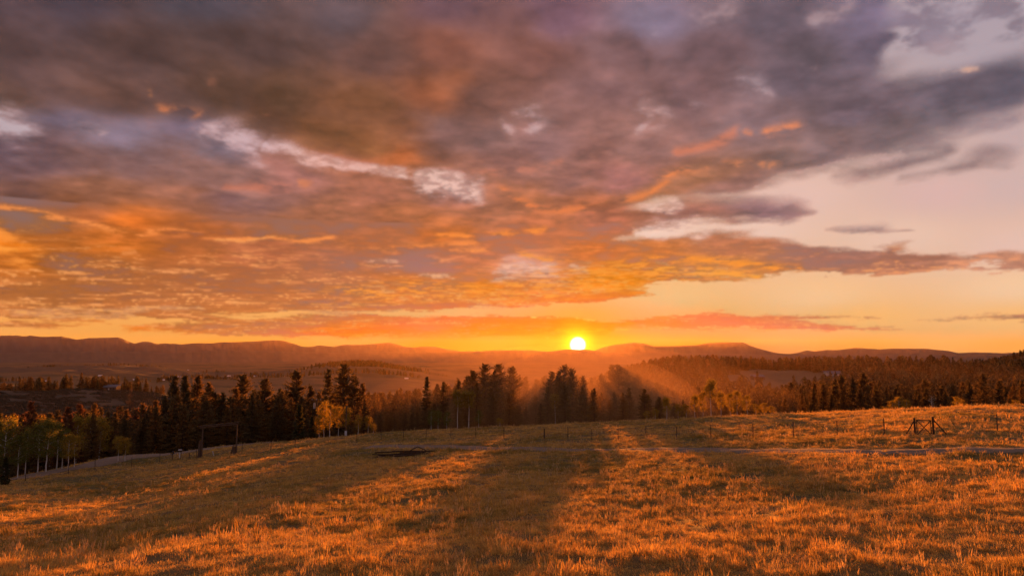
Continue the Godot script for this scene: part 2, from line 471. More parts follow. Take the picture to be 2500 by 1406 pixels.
func ribbon(called: String, line: Array, wide: float, material: Material, lift: float):
	var c := Curve3D.new()
	for i in line.size():
		var p := Vector3(line[i][0], 0, line[i][1])
		var a := Vector3(line[maxi(i - 1, 0)][0], 0, line[maxi(i - 1, 0)][1]); var b := Vector3(line[mini(i + 1, line.size() - 1)][0], 0, line[mini(i + 1, line.size() - 1)][1])
		c.add_point(p, (a - b) / 6.0, (b - a) / 6.0)
	var nr := int(c.get_baked_length() / 0.6); var nc := 9
	var verts := PackedVector3Array()
	for i in nr:
		var s := c.get_baked_length() * i / (nr - 1)
		var p := c.sample_baked(s); var q := c.sample_baked(minf(s + 0.5, c.get_baked_length())) - c.sample_baked(maxf(s - 0.5, 0.0))
		var side := Vector3(-q.z, 0, q.x).normalized()
		for j in nc:
			var f := (float(j) / (nc - 1) - 0.5)
			var e := p + side * f * (wide + n_hump.get_noise_2d(s * 0.4, j * 3.0) * 0.5)
			verts.append(at_ground(e.x, e.z, lift - pow(absf(f) * 2.0, 3.0) * 0.10 - (0.04 if j in [2, 6] else 0.0)))
			road_spots[Vector2i(floori(e.x), floori(e.z))] = true
	var o := part(called, sheet(verts, PackedColorArray(), nc, nr), material, self)
	o.set_meta("kind", "structure")

var road_spots := {}
func make_roads():
	var g := mat("gravel", Color.WHITE, 0.95)
	g.albedo_texture = noise_tex(31, 0.06, [[0.0, lin(0.11, 0.082, 0.06)], [0.5, lin(0.19, 0.142, 0.105)], [1.0, lin(0.27, 0.20, 0.15)]])
	g.uv1_triplanar = true; g.uv1_world_triplanar = true; g.uv1_scale = Vector3.ONE * 0.5
	ribbon("gravel_road", FIELD_ROAD, 2.6, g, 0.09)
	ribbon("driveway", DRIVEWAY, 6.0, g, 0.12)

# ---------------------------------------------------------------- trees
var bark: StandardMaterial3D
var white_bark: StandardMaterial3D
var needles: StandardMaterial3D
var leaves: StandardMaterial3D

func tree_materials():
	bark = mat("bark", Color.WHITE, 0.95, true)
	white_bark = mat("aspen_bark", Color.WHITE, 0.85)
	white_bark.albedo_texture = noise_tex(41, 0.03, [[0.0, lin(0.10, 0.09, 0.08)], [0.3, lin(0.45, 0.43, 0.38)], [1.0, lin(0.62, 0.60, 0.54)]], 256)
	white_bark.uv1_triplanar = true; white_bark.uv1_scale = Vector3(0.9, 2.0, 0.9)
	needles = mat("needles", Color.WHITE, 0.7, true)
	needles.backlight_enabled = true; needles.backlight = Color(0.95, 0.95, 0.95)
	leaves = mat("leaves", Color.WHITE, 0.6, true)
	leaves.backlight_enabled = true; leaves.backlight = Color(1.0, 1.0, 1.0)

# kind -> height built, spread, crown start, whorl gap, branches, irregularity, droop, tint
const CONIFER := {
	"slim": [14.0, 0.165, 0.10, 0.42, 5, 0.30, 0.25, [0.135, 0.100, 0.040]],
	"dark": [14.0, 0.255, 0.06, 0.40, 6, 0.35, 0.20, [0.135, 0.100, 0.042]],
	"broad": [14.0, 0.275, 0.10, 0.46, 6, 0.55, 0.05, [0.185, 0.125, 0.046]],
	"amber": [14.0, 0.250, 0.08, 0.44, 6, 0.45, 0.15, [0.22, 0.135, 0.045]],
	"rust": [12.0, 0.220, 0.08, 0.42, 6, 0.40, 0.10, [0.21, 0.10, 0.045]],
	"young": [6.0, 0.200, 0.02, 0.26, 6, 0.25, 0.10, [0.075, 0.075, 0.030]],
	"bare": [13.0, 0.190, 0.25, 0.40, 6, 0.50, -0.35, [0.120, 0.085, 0.065]],
}
var conifer_meshes := {}

func conifer(kind: String, seed_n: int) -> Array:
	var key := kind + str(seed_n)
	if conifer_meshes.has(key): return conifer_meshes[key]
	var r := RandomNumberGenerator.new(); r.seed = hash(key)
	var d: Array = CONIFER[kind]
	var h: float = d[0]; var trunk := Shape.new(); var crown := Shape.new()
	var tint := Color(d[7][0], d[7][1], d[7][2])
	var lean := Vector3(r.randf_range(-0.02, 0.02), 0, r.randf_range(-0.02, 0.02))
	var axis := func(y: float) -> Vector3: return Vector3(lean.x * y + 0.06 * sin(y * 0.7 + seed_n), y, lean.z * y + 0.06 * cos(y * 0.6))
	var tc := Color(0.085, 0.055, 0.038)
	var rb := h * 0.014 + 0.04
	for i in 7:
		var y0 := h * i / 7.0 - (0.4 if i == 0 else 0.0); var y1 := h * (i + 1) / 7.0
		trunk.tube(axis.call(y0), axis.call(y1), rb * (1.0 - i / 7.0) + 0.015, rb * (1.0 - (i + 1) / 7.0) + 0.012, 6, tc, i == 6)
	var y: float = h * d[2]
	while y < h * 0.985:
		var f: float = (y - h * d[2]) / (h * (1.0 - d[2]))
		var full: float = h * d[1] * (pow(1.0 - f, 0.8 if kind != "broad" else 0.62) * minf(1.0, 0.55 + f * 3.0)) + 0.10
		for b in d[4]:
			if r.randf() < (0.36 if kind != "bare" else 0.62): continue
			var a := r.randf() * TAU
			var l: float = full * (1.0 + r.randf_range(-d[5], d[5] * 0.75))
			var pitch: float = lerpf(-d[6] - 0.10, 0.75, pow(f, 1.5)) + r.randf_range(-0.12, 0.12)
			var out := Vector3(cos(a), 0, sin(a))
			var base: Vector3 = axis.call(y + r.randf_range(-0.15, 0.15))
			var dir := (out + Vector3.UP * pitch).normalized()
			var bend := Vector3.UP * (0.10 * l if kind != "bare" else 0.25 * l)
			trunk.tube(base, base + dir * l * 0.8 + bend * 0.6, 0.022 + l * 0.008, 0.008, 3, tc, false)
			var steps := maxi(2, int(l / 0.19)) if kind != "bare" else maxi(2, int(l / 0.34))
			for s in steps:
				var t := (s + 0.6) / steps
				if t < 0.18 and l > 0.8: continue
				var p := base + dir * l * t + bend * t * t
				for side in ([-1.0, 1.0] if s < steps - 1 else [0.0]):
					var yaw: float = side * r.randf_range(0.5, 1.1)
					var sd := dir.rotated(Vector3.UP, yaw).normalized()
					sd = (sd + Vector3.UP * r.randf_range(-0.35, 0.25)).normalized()
					var ln := r.randf_range(0.34, 0.62) * lerpf(1.15, 0.75, t) * (1.0 if kind != "bare" else 0.8)
					var wd := sd.cross(Vector3.UP).normalized().rotated(sd, r.randf_range(-1.2, 1.2)) * ln * (0.40 if kind != "bare" else 0.07)
					var col := tint * r.randf_range(0.65, 1.35); col.a = 1.0
					crown.tri(p - wd * 0.5, p + sd * ln, p + wd * 0.5, col)
					crown.tri(p + sd * ln * 0.25 - wd, p + sd * ln * 0.85 + Vector3.UP * 0.03, p + sd * ln * 0.3 + wd, col)
		y += d[3] * 0.5 * r.randf_range(0.5, 1.5) * lerpf(1.0, 0.6, f)
	for i in 3:
		var up: Vector3 = axis.call(h)
		crown.tri(up + Vector3(0.07, -0.35, 0).rotated(Vector3.UP, i), up + Vector3(0, 0.25, 0), up + Vector3(-0.07, -0.35, 0).rotated(Vector3.UP, i), tint)
	conifer_meshes[key] = [trunk.mesh(), crown.mesh(), h]
	return conifer_meshes[key]

const CONIFER_LABEL := {
	"slim": ["slim_conifer", "tall slim dark conifer with a narrow ragged crown standing above its neighbours", "conifer tree", "slim conifers in the woodland below the meadow"],
	"dark": ["dark_conifer", "dense dark green conifer with drooping boughs in the woodland below the meadow", "conifer tree", "dark conifers in the woodland below the meadow"],
	"broad": ["broad_pine", "broad round-topped pine with an uneven crown in the woodland below the meadow", "pine tree", "broad pines in the woodland below the meadow"],
	"amber": ["amber_conifer", "pointed conifer with amber-brown sunlit boughs in the woodland below the meadow", "conifer tree", "amber conifers in the woodland below the meadow"],
	"rust": ["rust_conifer", "rust-red conifer with browned needles behind the aspens at the driveway", "conifer tree", "rust-red conifers behind the driveway aspens"],
	"young": ["young_spruce", "small young spruce with open tiered boughs at the meadow's lower edge", "spruce tree", "young spruces at the meadow edge"],
	"bare": ["bare_pine", "dead pinkish pine with bare twiggy branches rising over rust-red conifers", "dead tree", ""],
}

func plant_conifer(kind: String, x: float, z: float, top: float, turn: float, own := ""):
	var d := conifer(kind, 1 + (absi(int(x * 7.3 + z * 3.1)) % (3 if kind in ["dark", "broad", "amber"] else 1)))
	var l: Array = CONIFER_LABEL[kind]
	var g := ground(x, z)
	var o := thing(l[0], own if own else l[1], l[2], Vector3(x, g, z), l[3])
	var s: float = (top - g) / d[2]
	o.rotation.y = turn; o.scale = Vector3(s, s, s)
	part("trunk", d[0], bark, o); part("crown", d[1], needles, o)

# an aspen: pale stem, a few limbs, leaves in clumps
var aspen_meshes := {}
func aspen(kind: String, seed_n: int) -> Array:
	var key := kind + str(seed_n)
	if aspen_meshes.has(key): return aspen_meshes[key]
	var r := RandomNumberGenerator.new(); r.seed = hash("aspen" + key)
	var trunk := Shape.new(); var crown := Shape.new(); var h := 8.0
	var tint: Color = {"gold": Color(0.34, 0.24, 0.030), "green": Color(0.15, 0.155, 0.030), "pale": Color(0.26, 0.20, 0.035), "bare": Color(0.2, 0.16, 0.06)}[kind]
	var stem := []
	for i in 9:
		stem.append(Vector3(sin(i * 0.9 + seed_n) * 0.10 * i / 8.0 + r.randf_range(-0.05, 0.05), h * 0.94 * i / 8.0 - (0.4 if i == 0 else 0.0), cos(i * 0.7 + seed_n * 2.0) * 0.12 * i / 8.0))
	for i in 8: trunk.tube(stem[i], stem[i + 1], 0.10 * (1.0 - i / 8.5), 0.10 * (1.0 - (i + 1) / 8.5), 7, Color.WHITE, i == 7)
	var start := 0.30 if kind != "pale" else 0.55
	var spread := 1.25 if kind != "pale" else 1.15
	for b in 30:
		var f := r.randf_range(start, 0.97)
		var k := f * 8.0; var i := mini(int(k), 7)
		var p: Vector3 = stem[i].lerp(stem[i + 1], k - i)
		var a := r.randf() * TAU; var g := (f - start) / (1.0 - start)
		var l := spread * (0.35 + 0.9 * sin(PI * clampf(g * 0.85 + 0.12, 0.0, 1.0))) * r.randf_range(0.45, 1.0)
		var tip := p + Vector3(cos(a), r.randf_range(0.3, 0.8), sin(a)) * l
		trunk.tube(p, tip, 0.025, 0.008, 4, Color.WHITE, false)
		if kind == "bare":
			for t in 4:
				var q := p.lerp(tip, r.randf_range(0.4, 1.0))
				trunk.tube(q, q + Vector3(r.randf_range(-0.5, 0.5), r.randf_range(0.1, 0.6), r.randf_range(-0.5, 0.5)), 0.012, 0.004, 3, Color.WHITE, false)
		var count := 66 if kind != "bare" else 3
		for n in count:
			var c := p.lerp(tip, r.randf_range(0.35, 1.1)) + Vector3(r.randfn(), r.randfn(), r.randfn()) * 0.27
			var s := r.randf_range(0.075, 0.125)
			var u := Vector3(r.randfn(), r.randfn() - 0.4, r.randfn()).normalized(); var w := u.cross(Vector3(r.randfn(), r.randfn(), r.randfn())).normalized()
			var col := tint * r.randf_range(0.6, 1.35); col.r *= r.randf_range(0.9, 1.15); col.a = 1.0
			crown.quad(c - u * s, c + w * s * 0.8, c + u * s, c - w * s * 0.8, col)
	aspen_meshes[key] = [trunk.mesh(), crown.mesh(), h]
	return aspen_meshes[key]

const ASPEN_LABEL := {
	"gold": ["golden_aspen", "slender aspen with yellow autumn leaves at the edge of the woodland", "aspen tree", "golden aspens along the woodland edge"],
	"green": ["green_aspen", "white-stemmed aspen with green leaves in a grove beside the meadow", "aspen tree", "green aspens in groves beside the meadow"],
	"pale": ["tall_aspen", "tall aspen with a long pale bare stem and leaves only near its top", "aspen tree", "tall pale-stemmed aspens among the conifers"],
	"bare": ["bare_aspen", "leafless aspen with thin grey forked branches above the gate's crest", "aspen tree", ""],
}

func plant_aspen(kind: String, x: float, z: float, top: float, turn: float, own := ""):
	var d := aspen(kind, 1 + absi(int(x * 5.1 + z * 2.3)) % 4)
	var l: Array = ASPEN_LABEL[kind]; var g := ground(x, z)
	var o := thing(l[0], own if own else l[1], l[2], Vector3(x, g, z), l[3])
	var s: float = (top - g) / d[2]; var w := clampf(s, 0.7, 1.4)
	o.rotation.y = turn; o.scale = Vector3(lerpf(s, w, 0.5), s, lerpf(s, w, 0.5))
	part("trunk", d[0], white_bark, o); part("crown", d[1], leaves, o)

# a conifer seen from far away: tiers of ragged boughs
func far_conifer(seed_n: int, round_top: bool) -> ArrayMesh:
	var r := RandomNumberGenerator.new(); r.seed = seed_n
	var s := Shape.new(); var tiers := 11
	s.tube(Vector3(0, -0.05, 0), Vector3(0, 0.9, 0), 0.018, 0.004, 4, Color(0.07, 0.05, 0.035), false)
	for i in tiers:
		var f := float(i) / tiers; var y := 0.06 + 0.94 * f
		var w := (0.17 * (1.0 - f) + 0.02) if not round_top else 0.20 * sqrt(maxf(0.02, 1.0 - f * f)) * (0.7 + 0.3 * f)
		for k in 8:
			var a := TAU * (k + r.randf()) / 8.0; var l := w * r.randf_range(0.6, 1.25); var b := r.randf_range(0.25, 0.45)
			var t := Vector3(cos(a) * l, y - 0.03 + r.randf_range(-0.02, 0.03), sin(a) * l)
			var col := Color(0.085, 0.070, 0.028) * r.randf_range(0.6, 1.5); col.a = 1.0
			s.tri(Vector3(0, y + 0.09, 0), t + Vector3(-sin(a), 0, cos(a)) * l * b, t - Vector3(-sin(a), 0, cos(a)) * l * b + Vector3(0, r.randf_range(-0.03, 0.02), 0), col)
			s.tri(Vector3(0, y - 0.02, 0), t * Vector3(0.7, 1, 0.7) + Vector3(0, 0.04, 0), t * Vector3(0.8, 1, 0.8) + Vector3(sin(a) * 0.05, -0.02, cos(a) * 0.05), col)
	var m := s.mesh(); m.surface_set_material(0, needles)
	return m

func copies(called: String, m: Mesh, where: Array, label: String, category: String, tints := []):
	if where.is_empty(): return
	var mm := MultiMesh.new(); mm.transform_format = MultiMesh.TRANSFORM_3D; mm.use_colors = not tints.is_empty(); mm.mesh = m
	mm.instance_count = where.size()
	for i in where.size():
		mm.set_instance_transform(i, where[i])
		if tints: mm.set_instance_color(i, tints[i])
	var o := MultiMeshInstance3D.new(); o.name = called; o.multimesh = mm; add_child(o, true)
	tag(o, label, category, "", "stuff")

func make_trees():
	tree_materials()
	var r := RandomNumberGenerator.new(); r.seed = 77
	for t in TALL_CONIFERS: plant_conifer(t[3], t[0], t[1], t[2], r.randf() * TAU, t[4] if t.size() > 4 else "")
	for t in ASPENS: plant_aspen(t[3], t[0], t[1], t[2], r.randf() * TAU, t[4] if t.size() > 4 else "")
	# woodland filling the slope below the meadow
	var spots := []
	var kept := []
	for n in 6500:
		var az := r.randf_range(-42.0, 42.0); var e := table(EDGE, az)
		var d := sqrt(r.randf_range(pow(e + (21.0 if az < -12.0 else 13.0), 2.0), pow(330.0, 2.0)))
		var x := d * sin(deg_to_rad(az)); var z := -d * cos(deg_to_rad(az))
		var g := ground(x, z)
		var tall := r.randf_range(9.0, 20.0)
		var lim := (table(CANOPY, az) if d < 212.0 else table(CANOPY_BELOW, az)) + r.randf_range(-0.020, 0.0)
		if g + tall > lim * d: tall = lim * d - g
		if tall < 4.5: continue
		var crowded := false
		for q in kept:
			if Vector2(x, z).distance_squared_to(q) < 14.0:
				crowded = true; break
		if crowded: continue
		kept.append(Vector2(x, z))
		spots.append([d, x, z, g + tall, r.randf(), r.randf() * TAU])
	spots.sort_custom(func(a, b): return a[0] < b[0])
	var rest := {}
	for i in spots.size():
		var s: Array = spots[i]
		var kind := "dark" if s[4] < 0.45 else ("amber" if s[4] < 0.75 else "broad")
		if s[1] < -0.42 * -s[2] and s[4] > 0.8: kind = "rust"
		if i < 232: plant_conifer(kind, s[1], s[2], s[3], s[5])
		else:
			var key: String = kind + str(1 + i % (1 if kind == "rust" else 3))
			if not rest.has(key): rest[key] = []
			var k: float = (s[3] - ground(s[1], s[2])) / CONIFER[kind][0]
			rest[key].append(Transform3D(Basis(Vector3.UP, s[5]).scaled(Vector3(k, k, k)), at_ground(s[1], s[2])))
	for key in rest:
		var d: Array = conifer(key.substr(0, key.length() - 1), int(key.right(1)))
		var both := ArrayMesh.new()
		for i in 2:
			both.add_surface_from_arrays(Mesh.PRIMITIVE_TRIANGLES, d[i].surface_get_arrays(0))
			both.surface_set_material(i, [bark, needles][i])
		copies("woodland", both, rest[key], "mass of conifers filling the slope between the meadow and the valley", "woodland")
	far_woods(r)

func sagebrush(r: RandomNumberGenerator):
	var s := Shape.new()
	for i in 70:
		var d := Vector3(r.randfn(), absf(r.randfn()) * 0.8 + 0.1, r.randfn()).normalized()
		var p := d * r.randf_range(0.2, 0.62); var u := d.cross(Vector3(r.randfn(), r.randfn(), r.randfn())).normalized() * r.randf_range(0.06, 0.13)
		var k := r.randf_range(0.7, 1.3)
		s.tri(p - u, p + d * r.randf_range(0.15, 0.3), p + u, Color(0.075 * k, 0.068 * k, 0.045 * k))
	var m := s.mesh(); m.surface_set_material(0, bark)
	var where := []
	for n in 26000:
		var az := r.randf_range(-41.0, -16.0); var d := sqrt(r.randf_range(420.0 * 420.0, 830.0 * 830.0))
		var x := d * sin(deg_to_rad(az)); var z := -d * cos(deg_to_rad(az))
		if n_patch.get_noise_2d(x * 0.02, z * 0.02) < -0.25: continue
		var k := r.randf_range(0.7, 2.0)
		where.append(Transform3D(Basis(Vector3.UP, r.randf() * TAU).scaled(Vector3(k * 1.3, k, k * 1.3)), at_ground(x, z, -0.1)))
	copies("sagebrush", m, where, "low dark sagebrush covering the hillside beyond the woodland", "brush")

func far_woods(r: RandomNumberGenerator):
	sagebrush(r)
	var sets := [[], [], [], []]; var tints := [[], [], [], []]
	var put := func(az: float, d: float, tall: float):
		var x := d * sin(deg_to_rad(az)); var z := -d * cos(deg_to_rad(az))
		var k := tall * r.randf_range(0.45, 1.2); var w := k * r.randf_range(1.0, 1.9)
		var q := r.randi() % 4; var v := r.randf_range(0.7, 1.5); var warm := r.randf_range(0.0, 0.5)
		tints[q].append(Color(v * (1.0 + warm), v, v * (1.0 - warm * 0.5)))
		sets[q].append(Transform3D(Basis(Vector3.UP, r.randf() * TAU).scaled(Vector3(w, k, w)), at_ground(x, z, -0.2)))
	# the forested ridge
	for n in 5200:
		var az := r.randf_range(2.0, 40.0); var d := sqrt(r.randf_range(330.0 * 330.0, 1020.0 * 1020.0))
		if az < 8.0 and r.randf() > (az - 2.0) / 6.0: continue
		var x := d * sin(deg_to_rad(az)); var z := -d * cos(deg_to_rad(az))
		# a clearing with a farm, and thinner cover on the brow of the hill
		if Vector2((az - 20.0) / 4.8, (d - 680.0) / 210.0).length() < 1.0 + n_patch.get_noise_2d(x * 0.02, z * 0.02) * 0.5: continue
		if az > 26.0 and d > 880.0 and n_patch.get_noise_2d(x * 0.006, z * 0.006) > -0.1: continue
		put.call(az, d, 14.0)
	for n in 500:   # dark hill at the far right
		put.call(r.randf_range(32.0, 42.0), r.randf_range(1300.0, 1750.0), 11.0)
	for n in 900:   # woods in the hollow below the middle of the meadow
		put.call(r.randf_range(-14.0, 4.0), sqrt(r.randf_range(330.0 * 330.0, 900.0 * 900.0)), 11.0)
	for n in 230:   # along the brow of the near sage hill
		var az := r.randf_range(-40.0, -21.5)
		put.call(az, 800.0 + 12.0 * sin(az * 2.0) + r.randf_range(-8.0, 60.0), 14.0)
	for n in 260:   # shelter belts and scattered trees on the valley floor
		put.call(r.randf_range(-25.0, -7.0), 2560.0 + r.randf_range(-60.0, 60.0), 15.0)
	for n in 120: put.call(r.randf_range(-40.0, -24.0), 2050.0 + r.randf_range(-40.0, 40.0), 12.0)
	for n in 1300:   # the wooded butte and the crest of the far hill
		put.call(r.randfn(-11.0, 1.9), r.randf_range(2850.0, 3150.0), 13.0)
	for n in 170: put.call(r.randf_range(-33.0, -21.0), 3580.0 + r.randf_range(-60.0, 60.0), 13.0)
	for i in 4:
		copies("forest", far_conifer(50 + i, i % 2 == 1), sets[i], "far-off dark conifer forest on the ridge and along the valley", "forest", tints[i])

# ---------------------------------------------------------------- things
func make_things():
	var wood := mat("weathered_wood", Color.WHITE, 0.9)
	wood.albedo_texture = noise_tex(61, 0.05, [[0.0, lin(0.05, 0.03, 0.02)], [0.5, lin(0.11, 0.07, 0.045)], [1.0, lin(0.17, 0.12, 0.085)]], 256)
	wood.uv1_triplanar = true; wood.uv1_scale = Vector3(4, 0.7, 4)
	var iron := mat("rusty_steel", lin(0.075, 0.05, 0.04), 0.6)
	var pale := mat("weathered_white", lin(0.55, 0.52, 0.48), 0.7)
	var black := mat("black_plastic", lin(0.02, 0.02, 0.022), 0.5)
	var amber := mat("amber_reflector", lin(0.75, 0.42, 0.05), 0.2)
	var grey := mat("galvanised", lin(0.42, 0.43, 0.46), 0.45)
	timber_gate(wood)
	fence("right", FENCE_RIGHT, [1, 2], iron, "wire fence of thin steel posts crossing the meadow at the timber gate")
	fence("left", FENCE_LEFT, [], iron, "wire fence of thin steel posts along the meadow's lower tree edge")
	fence("far", FENCE_FAR_LEFT, [], iron, "wire fence between the meadow and the gravel driveway")
	ranch_gateway(wood)
	# roadside boxes and markers
	var p := at_ground(MAILBOXES[0][0], MAILBOXES[0][1])
	var o := thing("mailbox", "black mailbox on a dark post with two amber reflectors", "mailbox", p)
	var s := Shape.new(); s.tube(Vector3(0, -0.3, 0), Vector3(0, 1.0, 0), 0.06, 0.06, 8); part("post", s.mesh(), wood, o)
	s = Shape.new(); s.box(Vector3(0, 1.12, 0), Vector3(0.17, 0, 0), Vector3(0, 0.12, 0), Vector3(0, 0, 0.28))
	for i in 8: s.quad(arch(i, -0.28), arch(i, 0.28), arch(i + 1, 0.28), arch(i + 1, -0.28))
	part("box", s.mesh(), black, o)
	for x in [-0.08, 0.08]:
		s = Shape.new(); s.tube(Vector3(x, 1.14, 0.275), Vector3(x, 1.14, 0.295), 0.045, 0.045, 10); part("reflector", s.mesh(), amber, o)
	p = at_ground(MAILBOXES[1][0], MAILBOXES[1][1])
	o = thing("newspaper_box", "pale flat-topped box on a whitish post beside the black mailbox", "post box", p)
	s = Shape.new(); s.box(Vector3(0, 0.5, 0), Vector3(0.06, 0, 0), Vector3(0, 0.7, 0), Vector3(0, 0, 0.06)); part("post", s.mesh(), pale, o)
	s = Shape.new(); s.box(Vector3(0.05, 1.24, 0), Vector3(0.24, 0, 0), Vector3(0, 0.035, 0), Vector3(0, 0, 0.2)); part("lid", s.mesh(), pale, o)
	s = Shape.new(); s.box(Vector3(0.1, 1.06, 0), Vector3(0.17, 0, 0), Vector3(0, 0.14, 0), Vector3(0, 0, 0.16)); part("box", s.mesh(), iron, o)
	p = at_ground(MAILBOXES[2][0], MAILBOXES[2][1])
	o = thing("marker_stake", "leaning white marker stake inside the ranch gateway", "stake", p)
	s = Shape.new(); s.box(Vector3(-0.11, 0.3, 0), Vector3(0.05, 0.012, 0), Vector3(-0.13, 0.46, 0), Vector3(0, 0, 0.02)); part("stake", s.mesh(), pale, o)
	s = Shape.new(); s.box(Vector3(-0.235, 0.745, 0), Vector3(0.053, 0.013, 0), Vector3(-0.022, 0.08, 0), Vector3(0, 0, 0.023)); part("reflective_band", s.mesh(), amber, o)
	p = at_ground(MAILBOXES[3][0], MAILBOXES[3][1])
	o = thing("short_post", "short dark wooden post between mailbox and ranch gateway", "post", p)
	s = Shape.new(); s.tube(Vector3(0, -0.3, 0), Vector3(0.03, 0.85, 0), 0.075, 0.07, 8); part("stem", s.mesh(), wood, o)
	s = Shape.new(); s.tube(Vector3(0.03, 0.85, 0), Vector3(0.032, 0.9, 0), 0.07, 0.045, 8); part("cap", s.mesh(), wood, o)
	utility_poles(wood, grey, pale, iron)
	log_pile(wood)
	houses()

func arch(i: int, z: float) -> Vector3:
	var a := PI * i / 8.0
	return Vector3(cos(a) * 0.17, 1.24 + sin(a) * 0.12, z)

func along(a: Vector3, b: Vector3) -> Basis:      # x axis from a to b, level
	var x := Vector3(b.x - a.x, 0, b.z - a.z).normalized()
	return Basis(x, Vector3.UP, x.cross(Vector3.UP))

func timber_gate(wood: Material):
	var a := at_ground(FENCE_RIGHT[2][0], FENCE_RIGHT[2][1]); var b := at_ground(FENCE_RIGHT[1][0], FENCE_RIGHT[1][1])
	var o := thing("timber_gate", "square timber gate with crossed braces between two propped posts in the meadow", "gate", a)
	o.basis = along(a, b)
	var w := Vector2(b.x - a.x, b.z - a.z).length(); var dy := b.y - a.y
	var beam := func(called: String, p: Vector3, q: Vector3, r: float, parent: Node):
		var s := Shape.new(); s.tube(p, q, r, r, 8); s.tube(q, p, r, r, 8)
		return part(called, s.mesh(), wood, parent)
	beam.call("post", Vector3(0, -0.4, 0), Vector3(-0.02, 1.22, 0), 0.07, o)
	beam.call("post", Vector3(w, dy - 0.4, 0), Vector3(w, dy + 1.28, 0), 0.075, o)
	beam.call("brace", Vector3(-0.70, -0.15, 0.02), Vector3(-0.06, 0.98, 0.02), 0.045, o)
	beam.call("brace", Vector3(w + 0.98, dy - 0.12, 0.02), Vector3(w + 0.06, dy + 1.02, 0.02), 0.045, o)
	var leaf = beam.call("gate_leaf", Vector3(0.13, 1.09, 0), Vector3(w - 0.14, 1.06, 0), 0.032, o)
	beam.call("stile", Vector3(0.14, 0.02, 0), Vector3(0.12, 1.10, 0), 0.035, leaf)
	beam.call("stile", Vector3(w - 0.13, 0.02, 0), Vector3(w - 0.15, 1.07, 0), 0.035, leaf)
	beam.call("cross_brace", Vector3(0.17, 1.03, 0.03), Vector3(w - 0.16, 0.05, 0.03), 0.03, leaf)
	beam.call("cross_brace", Vector3(0.18, 0.05, -0.03), Vector3(w - 0.17, 1.02, -0.03), 0.03, leaf)
	beam.call("hinge", Vector3(w - 0.16, 0.85, 0.0), Vector3(w - 0.02, 0.85, 0.0), 0.018, leaf)
	beam.call("latch", Vector3(0.0, 0.9, 0.02), Vector3(0.14, 0.88, 0.02), 0.015, leaf)

func fence(_side: String, line: Array, skip: Array, iron: Material, label: String):
	var start := at_ground(line[0][0], line[0][1])
	var o := thing("wire_fence", label, "fence", start)
	var r := RandomNumberGenerator.new(); r.seed = 5
	var tops := []
	for i in line.size():
		var p := at_ground(line[i][0], line[i][1]) - start
		var lean := Vector3(r.randf_range(-0.04, 0.04), 0, r.randf_range(-0.04, 0.04))
		tops.append([p, lean])
		if i in skip: continue
		var s := Shape.new(); var h := 1.32 + r.randf_range(-0.08, 0.08)
		var wide := 0.07 if (_side == "right" and i == 13) else 0.032
		s.box(p + Vector3(0, h * 0.5 - 0.15, 0) + lean * 0.5, Vector3(wide, 0, 0), Vector3(0, h * 0.5 + 0.15, 0) + lean * 0.5, Vector3(0, 0, 0.008))
		s.box(p + Vector3(0, h * 0.5 - 0.15, 0.018) + lean * 0.5, Vector3(0.008, 0, 0), Vector3(0, h * 0.5 + 0.15, 0) + lean * 0.5, Vector3(0, 0, 0.018))
		part("post", s.mesh(), iron, o)
	for k in 4:
		var s := Shape.new()
		for i in line.size() - 1:
			if i + 1 in skip and i in skip: continue
			var y := 0.30 + 0.25 * k
			for q in 3:
				var a: Vector3 = tops[i][0].lerp(tops[i + 1][0], q / 3.0); var b: Vector3 = tops[i][0].lerp(tops[i + 1][0], (q + 1) / 3.0)
				s.tube(a + Vector3(0, y - 0.02 * (q % 2), 0), b + Vector3(0, y - 0.02 * ((q + 1) % 2), 0), 0.003, 0.003, 3, Color.WHITE, false)
		part("wire", s.mesh(), iron, o)

func ranch_gateway(wood: Material):
	var a := at_ground(RANCH_GATE[0][0], RANCH_GATE[0][1]); var b := at_ground(RANCH_GATE[1][0], RANCH_GATE[1][1])
	var o := thing("ranch_gateway", "tall log gateway with two beams across the top beside the gravel driveway", "gateway", a)
	o.basis = along(a, b)
	var w := Vector2(b.x - a.x, b.z - a.z).length(); var dy := b.y - a.y
	var log_of := func(called: String, p: Vector3, q: Vector3, r0: float, r1: float):
		var s := Shape.new(); s.tube(p, q, r0, r1, 9); s.tube(q, p, r1, r0, 9); part(called, s.mesh(), wood, o)
	log_of.call("post", Vector3(0.45, -0.4, 0), Vector3(0.52, 4.15, 0), 0.11, 0.09)
	log_of.call("post", Vector3(w, dy - 0.4, 0), Vector3(w - 0.05, dy + 4.05, 0), 0.11, 0.09)
	log_of.call("stout_post", Vector3(0.0, -0.4, 0), Vector3(0.12, 2.4, 0), 0.27, 0.20)
	log_of.call("stout_post", Vector3(w - 0.36, dy - 0.4, 0.05), Vector3(w - 0.36, dy + 1.0, 0.05), 0.26, 0.24)
	log_of.call("beam", Vector3(-0.25, 4.42, 0.0), Vector3(w + 0.25, dy + 4.32, 0.0), 0.075, 0.065)
	log_of.call("beam", Vector3(-0.05, 4.19, 0.0), Vector3(w + 0.15, dy + 4.08, 0.0), 0.085, 0.075)
	log_of.call("brace", Vector3(w - 1.0, dy - 0.1, 0.0), Vector3(w - 0.62, dy + 1.15, 0.0), 0.08, 0.07)
	log_of.call("rail", Vector3(w - 0.5, dy + 1.18, 0.02), Vector3(w + 0.1, dy + 1.12, 0.02), 0.05, 0.05)

